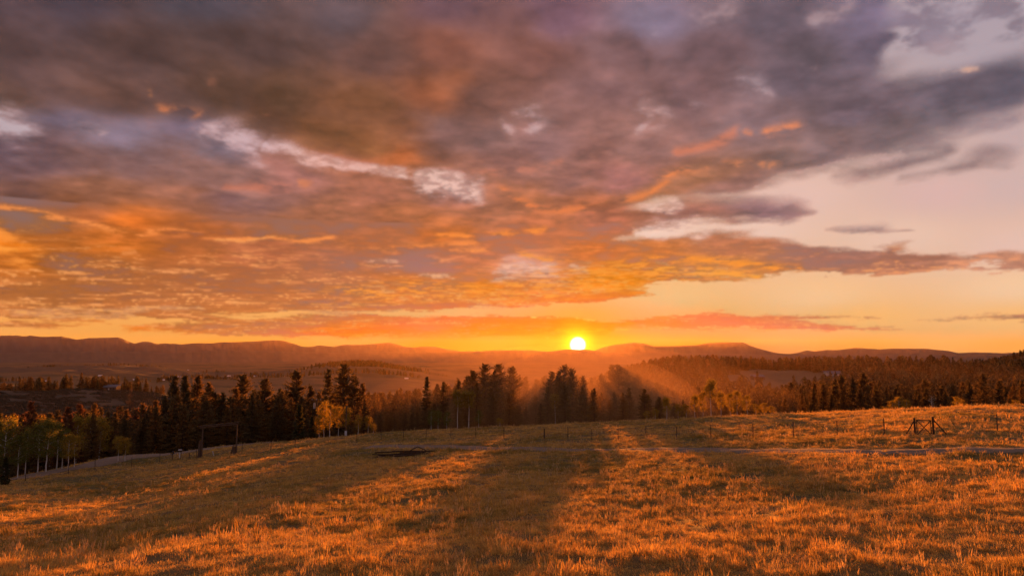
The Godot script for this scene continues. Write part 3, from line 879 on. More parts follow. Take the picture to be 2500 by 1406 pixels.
func utility_poles(wood: Material, grey: Material, pale: Material, iron: Material):
	var p := at_ground(POLES[0][0], POLES[0][1])
	var o := thing("utility_pole", "leaning utility pole with a pale transformer can standing among the conifers", "utility pole", p)
	var top := Vector3(-0.75, -13.05 + 4.9 - p.y, 0.0)
	var s := Shape.new(); s.tube(Vector3(0, -0.5, 0), top, 0.14, 0.09, 9); part("pole", s.mesh(), wood, o)
	s = Shape.new(); s.box(top + Vector3(0, -0.35, 0.12), Vector3(0.9, 0, 0), Vector3(0, 0.05, 0), Vector3(0, 0, 0.05)); part("crossarm", s.mesh(), wood, o)
	for x in [-0.8, 0.0, 0.8]:
		s = Shape.new(); s.tube(top + Vector3(x, -0.30, 0.12), top + Vector3(x, -0.10, 0.12), 0.05, 0.03, 8); part("insulator", s.mesh(), pale, o)
	s = Shape.new(); var c := top + Vector3(-0.36, -1.9, 0.05)
	s.tube(c, c + Vector3(0, 0.95, 0), 0.22, 0.22, 12); s.tube(c + Vector3(0, 0.95, 0), c, 0.22, 0.22, 12); s.tube(c + Vector3(0, 0.95, 0), c + Vector3(0, 1.08, 0), 0.08, 0.05, 8)
	part("transformer", s.mesh(), pale, o)
	# lines running off to the west
	for k in 3:
		s = Shape.new(); var a := p + top + Vector3([-0.8, 0.0, 0.8][k], -0.1, 0.12)
		var b := Vector3(-98.0, -9.5 - 0.45 * k, -104.0 + k)
		var old := a
		for i in 26:
			var t := (i + 1) / 26.0
			var q := a.lerp(b, t) - Vector3(0, 4.0 * t * (1.0 - t) * 1.1, 0)
			s.tube(old, q, 0.006, 0.006, 4, Color.WHITE, false); old = q
		var wire := part(numbered("power_line"), s.mesh(), iron, self)
		tag(wire, "thin sagging power line strung past the conifers from the leaning utility pole", "power line", "power lines from the leaning pole")
	p = at_ground(POLES[1][0], POLES[1][1])
	o = thing("meter_post", "slim straight pole with a pale meter box at its foot before the golden aspens", "utility pole", p)
	s = Shape.new(); s.tube(Vector3(0, -0.4, 0), Vector3(0.05, 5.4, 0), 0.10, 0.075, 8); part("pole", s.mesh(), wood, o)
	s = Shape.new(); s.box(Vector3(0.05, 0.62, 0.16), Vector3(0.19, 0, 0), Vector3(0, 0.42, 0), Vector3(0, 0, 0.09)); part("meter_box", s.mesh(), grey, o)
	s = Shape.new(); s.tube(Vector3(0.05, 0.72, 0.25), Vector3(0.05, 0.72, 0.31), 0.09, 0.09, 12); part("meter_dial", s.mesh(), pale, o)

func log_pile(wood: Material):
	var c := at_ground(LOG_PILE[0][0], LOG_PILE[0][1])
	var logs := [[-2.4, 0.55, 0.2, 0.2, 0.48, 0.3, 0.07], [-2.1, 0.30, 0.5, 1.9, 0.28, 0.6, 0.08], [-2.3, 0.12, 0.9, 1.5, 0.12, 1.0, 0.09], [-1.6, 0.12, 0.2, 2.5, 0.14, 0.1, 0.10], [-0.3, 0.32, 0.3, 2.7, 0.44, 0.2, 0.06],
		[0.3, 0.35, 0.4, 1.2, 0.92, 0.2, 0.05], [1.2, 0.92, 0.2, 2.3, 0.25, 0.4, 0.05], [-1.0, 0.45, -0.2, 1.6, 0.38, -0.1, 0.07], [-2.0, 0.12, -0.3, 1.2, 0.14, -0.4, 0.09], [-0.6, 0.14, 1.3, 2.1, 0.12, 1.2, 0.07], [-2.6, 0.42, 0.4, -0.9, 0.20, 0.7, 0.05]]
	for l in logs:
		var a := at_ground(c.x + l[0] * 1.15, c.z + l[2], l[1] * 0.9); var b := at_ground(c.x + l[3] * 1.15, c.z + l[5], l[4] * 0.9)
		var o := thing("log", "weathered fence pole lying in a heap of old timber on the shaded meadow", "log", a, "old poles heaped on the meadow")
		var s := Shape.new(); s.tube(Vector3.ZERO, b - a, l[6], l[6] * 0.8, 8); s.tube(b - a, Vector3.ZERO, l[6] * 0.8, l[6], 8)
		part("pole", s.mesh(), wood, o)

func houses():
	var roof := mat("metal_roof", lin(0.11, 0.11, 0.13), 0.55); var wall := mat("painted_wall", lin(0.45, 0.40, 0.35), 0.8); var dark := mat("log_wall", lin(0.13, 0.08, 0.05), 0.85); var white := mat("white_roof", lin(0.62, 0.62, 0.62), 0.5)
	var glass := mat("window_glass", lin(0.03, 0.035, 0.04), 0.1)
	var all := []
	for i in HOUSES.size(): all.append([HOUSES[i], i])
	for i in FAR_HOUSES.size(): all.append([FAR_HOUSES[i], 100 + i])
	for e in all:
		var i: int = e[1]; var p := at_ground(e[0][0], e[0][1], 0.0)
		var near := i == 0 or i >= 100
		var label := "small white-roofed ranch house far off on the valley floor"; var group := "ranch houses on the valley floor"
		if i == 0: label = "grey metal-roofed house among trees on the brow of the sage hill"; group = ""
		elif i == 100: label = "long low grey barn in the clearing of the forested ridge"; group = ""
		elif i == 101: label = "small pale house at the forest edge above the barn clearing"; group = ""
		elif i == 102: label = "small dim cabin at the lower edge of the ridge clearing"; group = ""
		var o := thing("house" if i != 100 else "barn", label, "house" if i != 100 else "barn", p, group)
		o.rotation.y = 0.35 * sin(i * 2.1)
		var hx := 5.0; var hz := 3.6; var hy := 2.6
		if i == 0: hx = 6.0; hz = 4.0; hy = 3.4
		if i == 100: hx = 8.0; hz = 4.0
		var s := Shape.new(); s.box(Vector3(0, hy * 0.5 - 0.6, 0), Vector3(hx, 0, 0), Vector3(0, hy * 0.5 + 0.6, 0), Vector3(0, 0, hz))
		s.tri(Vector3(-hx, hy, hz), Vector3(-hx, hy + 1.7, 0), Vector3(-hx, hy, -hz)); s.tri(Vector3(hx, hy, hz), Vector3(hx, hy, -hz), Vector3(hx, hy + 1.7, 0))
		part("wall", s.mesh(), dark if i in [0, 102] else wall, o)
		s = Shape.new(); var k := 1.7 / hz
		for side in [-1.0, 1.0]:
			s.box(Vector3(0, hy + 0.78, side * (hz * 0.5 + 0.2)), Vector3(hx + 0.5, 0, 0), Vector3(0, 0.07, 0), Vector3(0, -side * k * (hz * 0.5 + 0.3), side * (hz * 0.5 + 0.3)) * side)
		part("roof", s.mesh(), roof if near else white, o)
		if near:
			for x in [-0.5, 0.15, 0.6]:
				s = Shape.new(); s.box(Vector3(hx * x, hy * 0.55, hz + 0.03), Vector3(0.6, 0, 0), Vector3(0, 0.5, 0), Vector3(0, 0, 0.03)); part("window", s.mesh(), glass, o)
			s = Shape.new(); s.box(Vector3(-hx * 0.15, 1.0, hz + 0.04), Vector3(0.5, 0, 0), Vector3(0, 1.05, 0), Vector3(0, 0, 0.04)); part("door", s.mesh(), wall if i == 0 else dark, o)


func make_glare_fog():
	# added amber fog imitating sun glare over the trees and the right ridge
	for h in [[172.0, -19.0, Vector3(64, 40, 120), 0.0040, SUN_AZ], [200.0, -24.0, Vector3(130, 54, 180), 0.0011, SUN_AZ], [330.0, -34.0, Vector3(330, 74, 420), 0.0002, 17.0]]:
		var f := FogVolume.new(); f.name = numbered("glare_fog"); f.shape = RenderingServer.FOG_VOLUME_SHAPE_ELLIPSOID; f.size = h[2]
		var m := FogMaterial.new(); m.albedo = Color(1.0, 0.80, 0.55); m.density = h[3]; f.material = m
		var a := deg_to_rad(h[4])
		f.position = Vector3(sin(a) * h[0], h[1], -cos(a) * h[0]); f.rotation.y = -a
		add_child(f, true)
		tag(f, "added orange fog imitating sun glare over the trees below the meadow", "haze", "", "stuff")

# ---------------------------------------------------------------- grass
func blade(s: Shape, p: Vector3, dir: Vector3, h: float, w: float, bend: float, col: Color):
	var side := dir.cross(Vector3.UP).normalized() * w
	var m := p + Vector3.UP * h * 0.55 + dir * bend * h * 0.35
	var t := p + Vector3.UP * h + dir * bend * h
	s.tri(p - side, m - side * 0.7, p + side, col); s.tri(p + side, m - side * 0.7, m + side * 0.7, col)
	s.tri(m - side * 0.7, t, m + side * 0.7, col)

func tuft(seed_n: int, blades: int, radius: float, low: float, high: float, wide: float, splay: float, heads: float) -> ArrayMesh:
	var r := RandomNumberGenerator.new(); r.seed = seed_n
	var s := Shape.new()
	for i in blades:
		var a := r.randf() * TAU; var q := sqrt(r.randf()) * radius
		var p := Vector3(cos(a) * q, -0.03, sin(a) * q)
		var b := a + r.randf_range(-0.8, 0.8)
		var h := lerpf(low, high, pow(r.randf(), 0.7)) * (1.0 - 0.35 * q / maxf(radius, 0.01))
		var k := r.randf_range(0.7, 1.2); var col := Color(k, k * r.randf_range(0.94, 1.04), k * r.randf_range(0.85, 1.1))
		var d := Vector3(cos(b), 0, sin(b)); var bend := splay * r.randf_range(0.3, 1.2)
		blade(s, p, d, h, wide * r.randf_range(0.7, 1.3), bend, col)
		if r.randf() < heads:
			var t := p + Vector3.UP * h + d * bend * h
			for e in 3:
				var u := Vector3(cos(e * 2.1), 0, sin(e * 2.1)) * 0.014
				s.tri(t + u, t + Vector3(0, 0.10, 0) + d * 0.03, t - u, col * 1.15); s.tri(t + u, t - u, t - Vector3(0, 0.05, 0), col * 1.15)
	return s.mesh()

func make_grass():
	var gm := mat("dry_grass", Color.WHITE, 0.65, true)
	gm.backlight_enabled = true; gm.backlight = Color(1, 1, 1)
	var kinds := [
		["bunch_grass", "dry straw-coloured bunch grass growing in tufts all over the meadow", [tuft(1, 60, 0.13, 0.06, 0.22, 0.0065, 0.75, 0.0), tuft(2, 66, 0.18, 0.06, 0.20, 0.0065, 0.9, 0.03), tuft(3, 48, 0.10, 0.08, 0.28, 0.006, 0.55, 0.08), tuft(8, 70, 0.24, 0.05, 0.15, 0.006, 1.0, 0.0)]],
		["turf", "low matted dry grass covering the meadow between the tufts", [tuft(4, 80, 0.42, 0.03, 0.10, 0.007, 1.0, 0.0), tuft(5, 80, 0.46, 0.03, 0.13, 0.007, 0.9, 0.0)]],
		["seed_stalks", "thin upright grass stalks with pale seed heads dotted over the meadow", [tuft(6, 7, 0.16, 0.22, 0.46, 0.004, 0.2, 1.0), tuft(7, 11, 0.22, 0.18, 0.40, 0.004, 0.25, 0.9)]],
	]
	var sets := []; var tints := []
	for k in kinds:
		for m in k[2]: sets.append([]); tints.append([])
	var r := RandomNumberGenerator.new(); r.seed = 303
	for band in [[11.0, 45.0, 34.0], [45.0, 80.0, 18.0], [80.0, 150.0, 9.0]]:
		var area: float = deg_to_rad(42.0) * (band[1] * band[1] - band[0] * band[0])
		for i in int(area * band[2]):
			var az := r.randf_range(-42.0, 42.0); var d := sqrt(r.randf_range(band[0] * band[0], band[1] * band[1]))
			if d > table(EDGE, az) + 12.0: continue
			var x := d * sin(deg_to_rad(az)); var z := -d * cos(deg_to_rad(az))
			if road_spots.has(Vector2i(floori(x), floori(z))) and r.randf() < 0.86: continue
			var hump := n_hump.get_noise_2d(x * 0.45 + 70.0, z * 0.45)
			var wet := n_patch.get_noise_2d(x * 0.05, z * 0.05); var spot := n_patch.get_noise_2d(x * 0.35, z * 0.35 + 40.0)
			if n_patch.get_noise_2d(x * 0.16 + 300.0, z * 0.16) < -0.34 and r.randf() < 0.8: continue
			var which := 0
			var q := r.randf()
			if q < 0.46: which = 4 + r.randi() % 2
			elif q < 0.50: which = 6 + r.randi() % 2
			else:
				if spot + hump * 0.6 < 0.0 and r.randf() < 0.85: continue
				which = r.randi() % 4
			var k := r.randf_range(0.65, 1.15) * (1.0 + 0.55 * maxf(0.0, spot + hump)) * (1.0 if which < 4 else 0.95)
			if r.randf() < 0.06 and which < 4: k *= 1.7
			var c := Color(0.62, 0.42, 0.12).lerp(Color(0.25, 0.22, 0.055), smoothstep(-0.1, 0.45, wet + r.randf_range(-0.3, 0.3)))
			c = c.lerp(Color(0.48, 0.25, 0.075), r.randf() * 0.5)
			if which >= 6: c = Color(0.56, 0.41, 0.19)
			c *= r.randf_range(0.85, 1.45); c.a = 1.0
			sets[which].append(Transform3D(Basis(Vector3.UP, r.randf() * TAU).scaled(Vector3(k, k * r.randf_range(0.8, 1.2), k)), at_ground(x, z, 0.0)))
			tints[which].append(c)
	var n := 0
	for k in kinds:
		for m in k[2]:
			m.surface_set_material(0, gm)
			copies(k[0], m, sets[n], k[1], "grass", tints[n]); n += 1
# ---------------------------------------------------------------- where things are: directions in degrees, places in metres
const CLOUD_TINT := [
	[-35.55,21.86,98,78,82],
	[-30.94,22.18,92,76,83],
	[-23.18,23.60,90,78,85],
	[-14.41,24.72,100,82,85],
	[-4.90,25.62,115,85,90],
	[4.90,25.62,128,95,105],
	[11.92,24.67,128,112,128],
	[20.36,24.02,110,94,103],
	[27.21,23.17,128,112,130],
	[32.09,21.19,140,125,138],
	[-35.39,19.00,92,70,68],
	[-28.36,20.38,92,69,65],
	[-20.26,21.34,95,72,68],
	[-11.25,22.50,110,79,72],
	[-4.87,22.53,138,90,76],
	[1.63,22.60,128,88,80],
	[8.09,22.69,122,92,92],
	[15.86,22.11,115,90,93],
	[23.07,20.96,112,95,102],
	[28.40,21.15,118,102,116],
	[33.14,18.97,130,116,130],
	[-35.25,16.55,108,80,72],
	[-29.48,17.57,102,74,66],
	[-22.97,18.24,100,72,60],
	[-17.25,18.30,104,74,58],
	[-11.18,18.77,132,88,64],
	[-6.13,19.59,158,98,72],
	[-2.26,19.39,128,90,80],
	[6.45,19.58,135,100,98],
	[14.28,19.42,124,94,94],
	[21.61,19.24,122,102,110],
	[30.68,17.11,118,103,113],
	[34.86,17.37,108,97,108],
	[-31.79,15.36,122,104,116],
	[-28.11,14.83,130,112,124],
	[-24.24,15.87,126,106,118],
	[-18.68,17.03,110,76,60],
	[-14.20,16.23,132,88,62],
	[-9.86,14.82,196,114,72],
	[-12.05,15.77,150,98,66],
	[-5.46,16.64,138,102,96],
	[-1.61,16.40,140,105,100],
	[3.22,16.08,152,112,108],
	[11.13,16.41,168,122,114],
	[18.67,16.74,146,116,118],
	[25.59,16.25,118,98,105],
	[30.63,15.94,120,104,110],
	[-35.05,12.79,108,84,90],
	[-32.82,12.85,115,88,90],
	[-28.03,12.93,126,94,90],
	[-22.77,12.91,140,102,94],
	[-21.17,14.49,126,106,114],
	[-17.10,13.07,172,118,108],
	[-13.24,14.21,180,115,90],
	[-11.05,11.89,184,120,96],
	[-4.79,12.07,166,112,98],
	[0.00,14.58,165,115,104],
	[4.80,13.61,165,115,104],
	[9.53,13.47,165,112,105],
	[14.12,12.96,164,112,86],
	[20.01,13.59,134,104,98],
	[24.18,14.19,124,99,98],
	[28.12,15.10,120,100,102],
	[-33.84,10.63,118,84,75],
	[-29.18,10.88,140,95,75],
	[-24.60,11.32,150,102,84],
	[-21.06,11.32,142,104,100],
	[-18.50,11.21,146,106,98],
	[-14.07,10.55,166,110,84],
	[-7.92,10.15,172,110,78],
	[-1.60,10.86,168,110,84],
	[1.60,12.11,178,114,84],
	[6.37,11.73,186,116,84],
	[11.67,11.87,166,110,80],
	[16.49,11.92,150,108,98],
	[-33.96,8.78,116,84,68],
	[-32.17,8.83,128,88,62],
	[-30.31,9.27,165,100,65],
	[-27.10,9.00,205,116,58],
	[-22.63,8.89,182,110,68],
	[-17.00,9.20,166,108,75],
	[-10.99,8.52,176,110,74],
	[-4.76,8.96,194,116,68],
	[1.59,9.61,190,118,84],
	[7.30,10.47,185,118,92],
	[12.56,10.61,168,114,100],
	[18.48,10.32,150,114,114],
	[-34.32,7.18,226,132,54],
	[-33.38,5.94,190,112,52],
	[-31.41,7.42,172,104,55],
	[-27.79,7.41,186,110,54],
	[-23.91,7.08,172,106,66],
	[-18.40,7.64,170,106,76],
	[-12.49,6.94,166,110,86],
	[-7.88,7.04,166,115,100],
	[-3.17,7.72,190,120,88],
	[0.95,6.79,226,156,132],
	[6.33,8.00,204,122,72],
	[10.98,7.90,192,120,74],
	[16.96,7.70,174,115,86],
	[22.57,7.15,162,114,98],
	[26.07,8.65,158,128,126],
	[27.74,6.29,168,118,98],
	[32.49,6.00,196,144,122],
	[-32.03,6.03,126,82,52],
	[-28.94,5.40,150,96,60],
	[-22.51,5.40,166,106,70],
	[-13.96,5.37,176,115,82],
	[-7.86,5.48,198,122,72],
	[-1.58,5.21,224,136,62],
	[7.87,5.79,232,142,54],
	[16.91,5.90,205,138,88],
	[-32.38,3.87,168,108,66],
	[-25.12,4.15,175,112,72],
	[-16.87,4.39,186,118,76],
	[-7.85,4.23,206,126,76],
	[1.58,4.27,226,136,76],
	[-32.32,2.55,186,120,74],
	[-25.06,2.59,190,120,74],
	[-19.67,2.69,198,126,76],
	[-7.83,2.52,228,138,84],
	[1.57,2.70,244,142,72],
	[6.27,2.06,252,150,54],
	[10.89,2.34,240,146,80],
	[15.37,2.60,222,142,94],
	[22.40,2.20,200,136,96],
	[31.17,2.39,178,128,102],
	[-27.54,1.42,238,140,64],
	[-10.88,1.57,246,140,62],
	[0.00,1.60,255,140,40]]
const CLEAR_TINT := [
	[-34.41,0.41,255,160,52],
	[-19.61,0.47,255,160,55],
	[-4.70,0.50,255,148,35],
	[5.04,0.75,255,150,10],
	[13.85,0.49,255,156,50],
	[24.98,0.45,255,165,72],
	[34.41,0.41,255,168,80],
	[-34.48,1.71,255,172,88],
	[-19.66,2.24,255,176,95],
	[-4.72,2.69,255,182,110],
	[5.06,2.69,255,175,80],
	[13.90,2.62,255,182,105],
	[25.05,2.44,255,186,112],
	[34.50,2.22,255,188,118],
	[12.44,4.48,255,192,128],
	[22.47,4.24,252,196,144],
	[34.61,4.30,248,200,158],
	[18.44,9.13,240,198,178],
	[27.81,7.96,236,194,172],
	[34.74,6.89,232,190,174],
	[21.34,11.30,232,190,176],
	[30.38,10.76,222,180,172],
	[34.94,10.75,212,178,172],
	[30.49,13.17,208,174,166],
	[35.10,13.80,200,170,168],
	[34.32,19.72,178,160,168],
	[32.13,21.93,176,158,168],
	[35.55,21.86,174,158,168],
	[11.01,9.75,250,208,188],
	[1.58,6.47,250,190,160],
	[-4.79,12.69,246,200,184],
	[-20.06,15.17,216,180,182],
	[-35.14,14.55,196,176,182],
	[2.58,17.90,214,180,178],
	[10.55,18.51,214,180,176],
	[-14.15,14.15,238,184,170],
	[14.29,19.99,176,158,165],
	[20.24,20.79,170,155,165],
	[-8.09,23.25,180,160,165],
	[-28.39,20.90,176,158,165]]
const CLOUD_BANKS := [
	[-55.74,30.68,32.18,41.74,29.76,28.03,28.51,23.43,30.16,21.33,28.73,20.06,28.03,18.6,31.46,18.27,35.35,18.27,41.46,18.93,44.96,18.38,44.93,17.95,39.42,16.89,35.19,15.5,31.76,14.79,28.07,14.02,24.14,13.12,19.96,12.22,17.65,11.62,14.69,11.48,11.05,11.53,9.8,11.02,9.77,9.02,7.9,8.59,8.48,5.16,10.93,4.66,6.29,4.09,1.58,3.7,-3.15,3.45,-10.9,3.27,-19.68,3.07,-27.59,2.53,-34.5,2.22,-42.2,1.77,-53.39,1.23],
	[2.55,10.7,7.94,11.47,14.09,11.45,18.5,11.03,21.3,10.23,19.32,9.68,14.65,9.61,10.09,9.47,2.55,9.61],
	[0,8.83,10.08,9.04,16.4,8.66,21.23,8.04,25.25,7.57,26.01,7.18,27.79,7.41,28.78,7.34,26.76,6.86,30.19,6.59,34.72,6.47,40.68,6.07,40.62,5.16,34.67,5.44,30.16,5.93,26.46,5.58,22.53,5.98,18.35,5.67,10.94,5.12,0,4.59],
	[22.9,8.7,24.77,8.86,27.35,8.87,29.07,8.37,27.33,8.34,24.75,8.29],
	[24.38,12.53,26.76,13.02,29.06,13.76,30.05,13.9,30.27,13.52,28.03,12.98,25.97,12.6],
	[27.48,12,29.48,12.21,31.19,12.76,32.37,12.92,33.81,12.19,32.34,12.29,30.45,12.26,28.98,11.94],
	[5.96,2.31,9.67,2.72,14.5,3.04,19.68,2.95,24.54,2.65,26.33,2.5,22.41,2.49,19.66,2.45,23.73,2.18,27.56,1.83,25.03,1.79,16.81,1.92,10.88,2.03],
	[28.93,2.42,32.32,2.52,40.45,2.24,40.44,1.96,34.5,2.15],
	[-36.57,1.79,-34.49,2.02,-31.16,2.12,-28.06,2.1,-31.14,1.77,-36.56,1.66],
	[-27.56,1.83,-24.52,2.22,-20.78,2.46,-15.09,2.85,-10.9,2.83,-1.58,3.01,6.28,2.74,8.44,2.05,7.19,1.49,-1.57,1.38,-10.87,1.23,-18.22,1.31,-27.55,1.67],
	[-26.84,2.63,-22.43,3.02,-18.27,2.86,-22.94,2.34],
	[-16.83,2.73,-13.91,3.08,-7.83,2.98,-10.89,2.59]]
const CLOUD_GAPS := [
	[[-36.87,14.99,-35.16,14.8,-34.47,14.21],1.269,1.1],
	[[-34.71,14.63,-33.91,14.3],0.781,0.99],
	[[-31.07,15.21,-29.36,14.88],0.488,0.44],
	[[-22.61,16,-21.21,15.69,-20.06,15.23,-18.89,14.46],0.977,0.935],
	[[-17.74,14.73,-15.96,14.51,-14.15,14.21,-11.7,13.68,-8.9,13.31],0.537,1.1],
	[[-7.64,12.87,-5.74,12.61,-3.2,12.34],0.732,1.21],
	[[1.94,18.26,3.06,17.44],0.732,0.66],
	[[-0.16,17.46,0.81,16.77],0.488,0.55],
	[[9.29,18.52,11.48,18.11],0.830,0.638],
	[[9.91,18.1,10.22,17.35],0.586,0.66],
	[[17.89,19.94,18.47,19.6],0.488,0.44],
	[[18.74,19.07,19.74,18.56],0.781,0.605],
	[[14.25,18.56,13.95,18.73],0.488,0.33],
	[[10.42,11.15,12.27,11.23,11.65,11.01],0.439,0.88],
	[[10.7,9.51,13.45,9.48,14.63,8.94],0.684,1.1],
	[[-10.66,6.98,-8.97,6.96],0.244,0.88],
	[[-6,6.06,-4.43,6.11],0.244,0.99],
	[[-0.63,6.47,1.27,6.63,2.85,6.4],0.684,0.88],
	[[4.75,6.92,6,6.6],0.391,0.66],
	[[28.3,19.08,31.55,20.04],1.074,0.495],
	[[23.18,23.6,25.38,23.76],0.781,0.55],
	[[15.64,24.87,17.15,24.96],0.879,0.44],
	[[11.31,25.26,11.91,24.12],0.684,0.275],
	[[19.39,12.18,22.5,12.8,25.47,13.21,28.07,13.88],0.244,0.55],
	[[-32.34,3.02,-28.83,3.02,-22.98,3.29],0.195,0.99],
	[[-34.1,2.75,-30.72,2.64,-28.08,2.6],0.195,0.88],
	[[-28.82,2.8,-26.85,2.74],0.146,0.77],
	[[-17.41,3.02,-13.91,2.98,-7.84,3.36],0.244,0.88],
	[[-3.15,3.57,2.21,3.45],0.391,1.1]]
const CLOUD_CRESTS := [
	[[-34.87,9.47,-33.55,9.4,-32.19,9.23,-29.57,8.79,-27.06,8.07,-25.8,8.5,-23.97,8.74,-22.07,8.46,-20.13,8.39,-18.43,8.71,-16.98,8.54,-15.22,8.44,-13.43,8.81],0.189,0.75,255,150,75],
	[[-27.59,8.54,-27.05,7.74,-27.8,7.58],0.567,0.5,245,132,58],
	[[-34.79,7.79,-33.9,7.48,-33.22,7.27],0.630,0.7,255,150,60],
	[[-34.74,6.89,-34.08,6.81],0.378,0.9,255,155,60],
	[[-33.82,5.91,-32.95,6.18],0.441,0.7,252,150,62],
	[[-21.52,8.28,-19.28,8.4,-17.86,8.74],0.126,0.8,255,165,90],
	[[-27.23,5.9,-25.18,5.81,-21.98,5.89],0.095,0.8,255,165,100],
	[[-32.23,5.48,-29.42,5.43],0.079,0.7,255,165,95],
	[[-30.59,4.93,-27.69,5.07],0.110,0.6,252,160,95],
	[[-24.35,4.75,-20.84,4.64],0.079,0.5,252,160,95],
	[[-20.65,7.24,-18.67,7.09],0.095,0.6,255,165,95],
	[[-19.22,6.41,-15.76,6.39],0.063,0.5,255,160,95],
	[[-0.8,12.57,0.64,11.8,2.23,11.11,4.14,10.9,5.73,11.18,7.3,10.93],0.315,0.7,238,132,72],
	[[6.36,11.26,9.19,11.81,11.06,12.2,12.3,13.05],0.252,0.65,240,135,72],
	[[12.01,13.52,12.93,13.86,14.75,14.12],0.378,0.7,248,140,78],
	[[12.96,15.42,15.39,15.61,17.19,16.35],0.378,0.5,235,130,90],
	[[19.51,16.03,21.5,16.12],0.347,0.75,240,140,95],
	[[18.07,16.27,18.36,16.13],0.221,0.5,235,135,90],
	[[16.24,14.02,18.58,13.61],0.315,0.6,238,140,85],
	[[19.15,13.51,19.72,13.61],0.252,0.5,235,140,85],
	[[-27.12,18.48,-26.96,17.83],0.126,0.45,215,130,80],
	[[-26.28,17.12,-25.09,17.09,-24.07,17],0.315,0.75,215,125,80],
	[[-23.01,19.2,-22.87,19.22],0.284,0.3,190,115,85],
	[[-18.97,17.14,-17.5,16.9],0.221,0.3,200,120,75],
	[[-9.86,14.52,-7.98,14.69],0.504,0.35,225,130,85],
	[[-13.55,14.34,-11.09,14.17],0.252,0.3,235,140,120],
	[[-21.64,12.15,-19.4,12.38,-17.08,12.33],0.284,0.4,225,125,90],
	[[-16.21,12.83,-15.77,12.71],0.284,0.5,232,135,85],
	[[-3.84,13.63,-1.92,13.8,0.96,14.27,4.17,14.85],0.284,0.4,218,130,95],
	[[-5.39,9.11,-3.18,9.04,-0.32,9.3,2.55,9.54],0.221,0.8,252,145,62],
	[[-9.14,8.26,-6.02,8.32,-2.54,8.6],0.158,0.6,250,145,68],
	[[-4.75,7.86,-1.59,8.04,0,8.11],0.158,0.7,250,150,75],
	[[-11.9,8.03,-9.14,7.95],0.158,0.5,245,150,85],
	[[0,7.98,1.9,7.41,4.43,7.33],0.221,0.7,252,150,55],
	[[8.81,7.18,12.19,7.31,15.48,6.97,18.94,6.43,21.17,6.19],0.284,0.85,255,152,55],
	[[10.96,6.51,16.91,5.96,18.35,5.7],0.252,0.8,255,165,65],
	[[24.65,5.66,27.72,5.68,30.16,5.82],0.126,0.55,250,160,105],
	[[30.4,6,32.95,6.24,34.71,6.21],0.252,0.7,245,160,115],
	[[21.93,20.16,23.04,20.15],0.189,0.4,220,180,170],
	[[30.5,18.39,31.7,18.33,33.11,18.35],0.221,0.9,245,180,145],
	[[34.72,18.89,35.61,19.07],0.284,0.9,245,175,145],
	[[33.58,18.63,34.03,18.66],0.221,0.6,235,175,155],
	[[19.84,8.17,21.51,8.02],0.095,0.3,235,180,150],
	[[-27.77,6.85,-27.02,6.95],0.126,0.5,240,150,85],
	[[-15.1,3.67,-10.91,3.82,-6.29,3.62],0.126,0.6,255,175,95],
	[[-20.82,3.85,-16.86,3.73],0.095,0.5,255,168,95],
	[[-34.56,3.39,-31.21,3.25,-29.08,3.13],0.095,0.6,255,170,95],
	[[1.57,1.38,5.05,1.34,8.12,1.39],0.069,1,255,225,110],
	[[3.14,1.88,6.27,1.81,8.44,1.95,11.49,2.03],0.076,0.9,255,195,75],
	[[1.89,2.85,3.15,2.76],0.079,0.9,255,215,110],
	[[5.03,2.84,6.59,2.68],0.079,0.9,255,215,110],
	[[-12.08,1.35,-4.71,1.53,1.57,1.44],0.050,0.6,255,170,75],
	[[-7.82,2.36,-3.77,2.31],0.063,0.4,255,175,95],
	[[7.82,2.05,13.88,1.86,21.03,1.84],0.095,0.7,255,178,75]]
const CLOUD_RIPPLES := [
	[-11.55,5.42,-7.87,5.79,-1.58,5.53,3.17,6.78,10.97,7.13,16.93,6.5,18.35,5.79,12.45,5.25,7.85,4.7,4.73,4.1,0,3.8,-4.72,3.88,-10.92,4.04,-14.54,4.9],
	[27.16,22.15,29.89,25.61,39.95,25.18,39.57,19.43,35.36,18.51,32.65,18.56,29.53,18.48,26.99,18.5,25.66,17.88,24.38,19.42]]
const TERR_D := [3,6,12,18,24,31,39,48,58,70,84,100,115,130,148,170,200,245,300,380,480,600,720,800,900,1050,1300,1600,1900,2300,2700,3100,3500,4000,4700,6000,9000,12500]
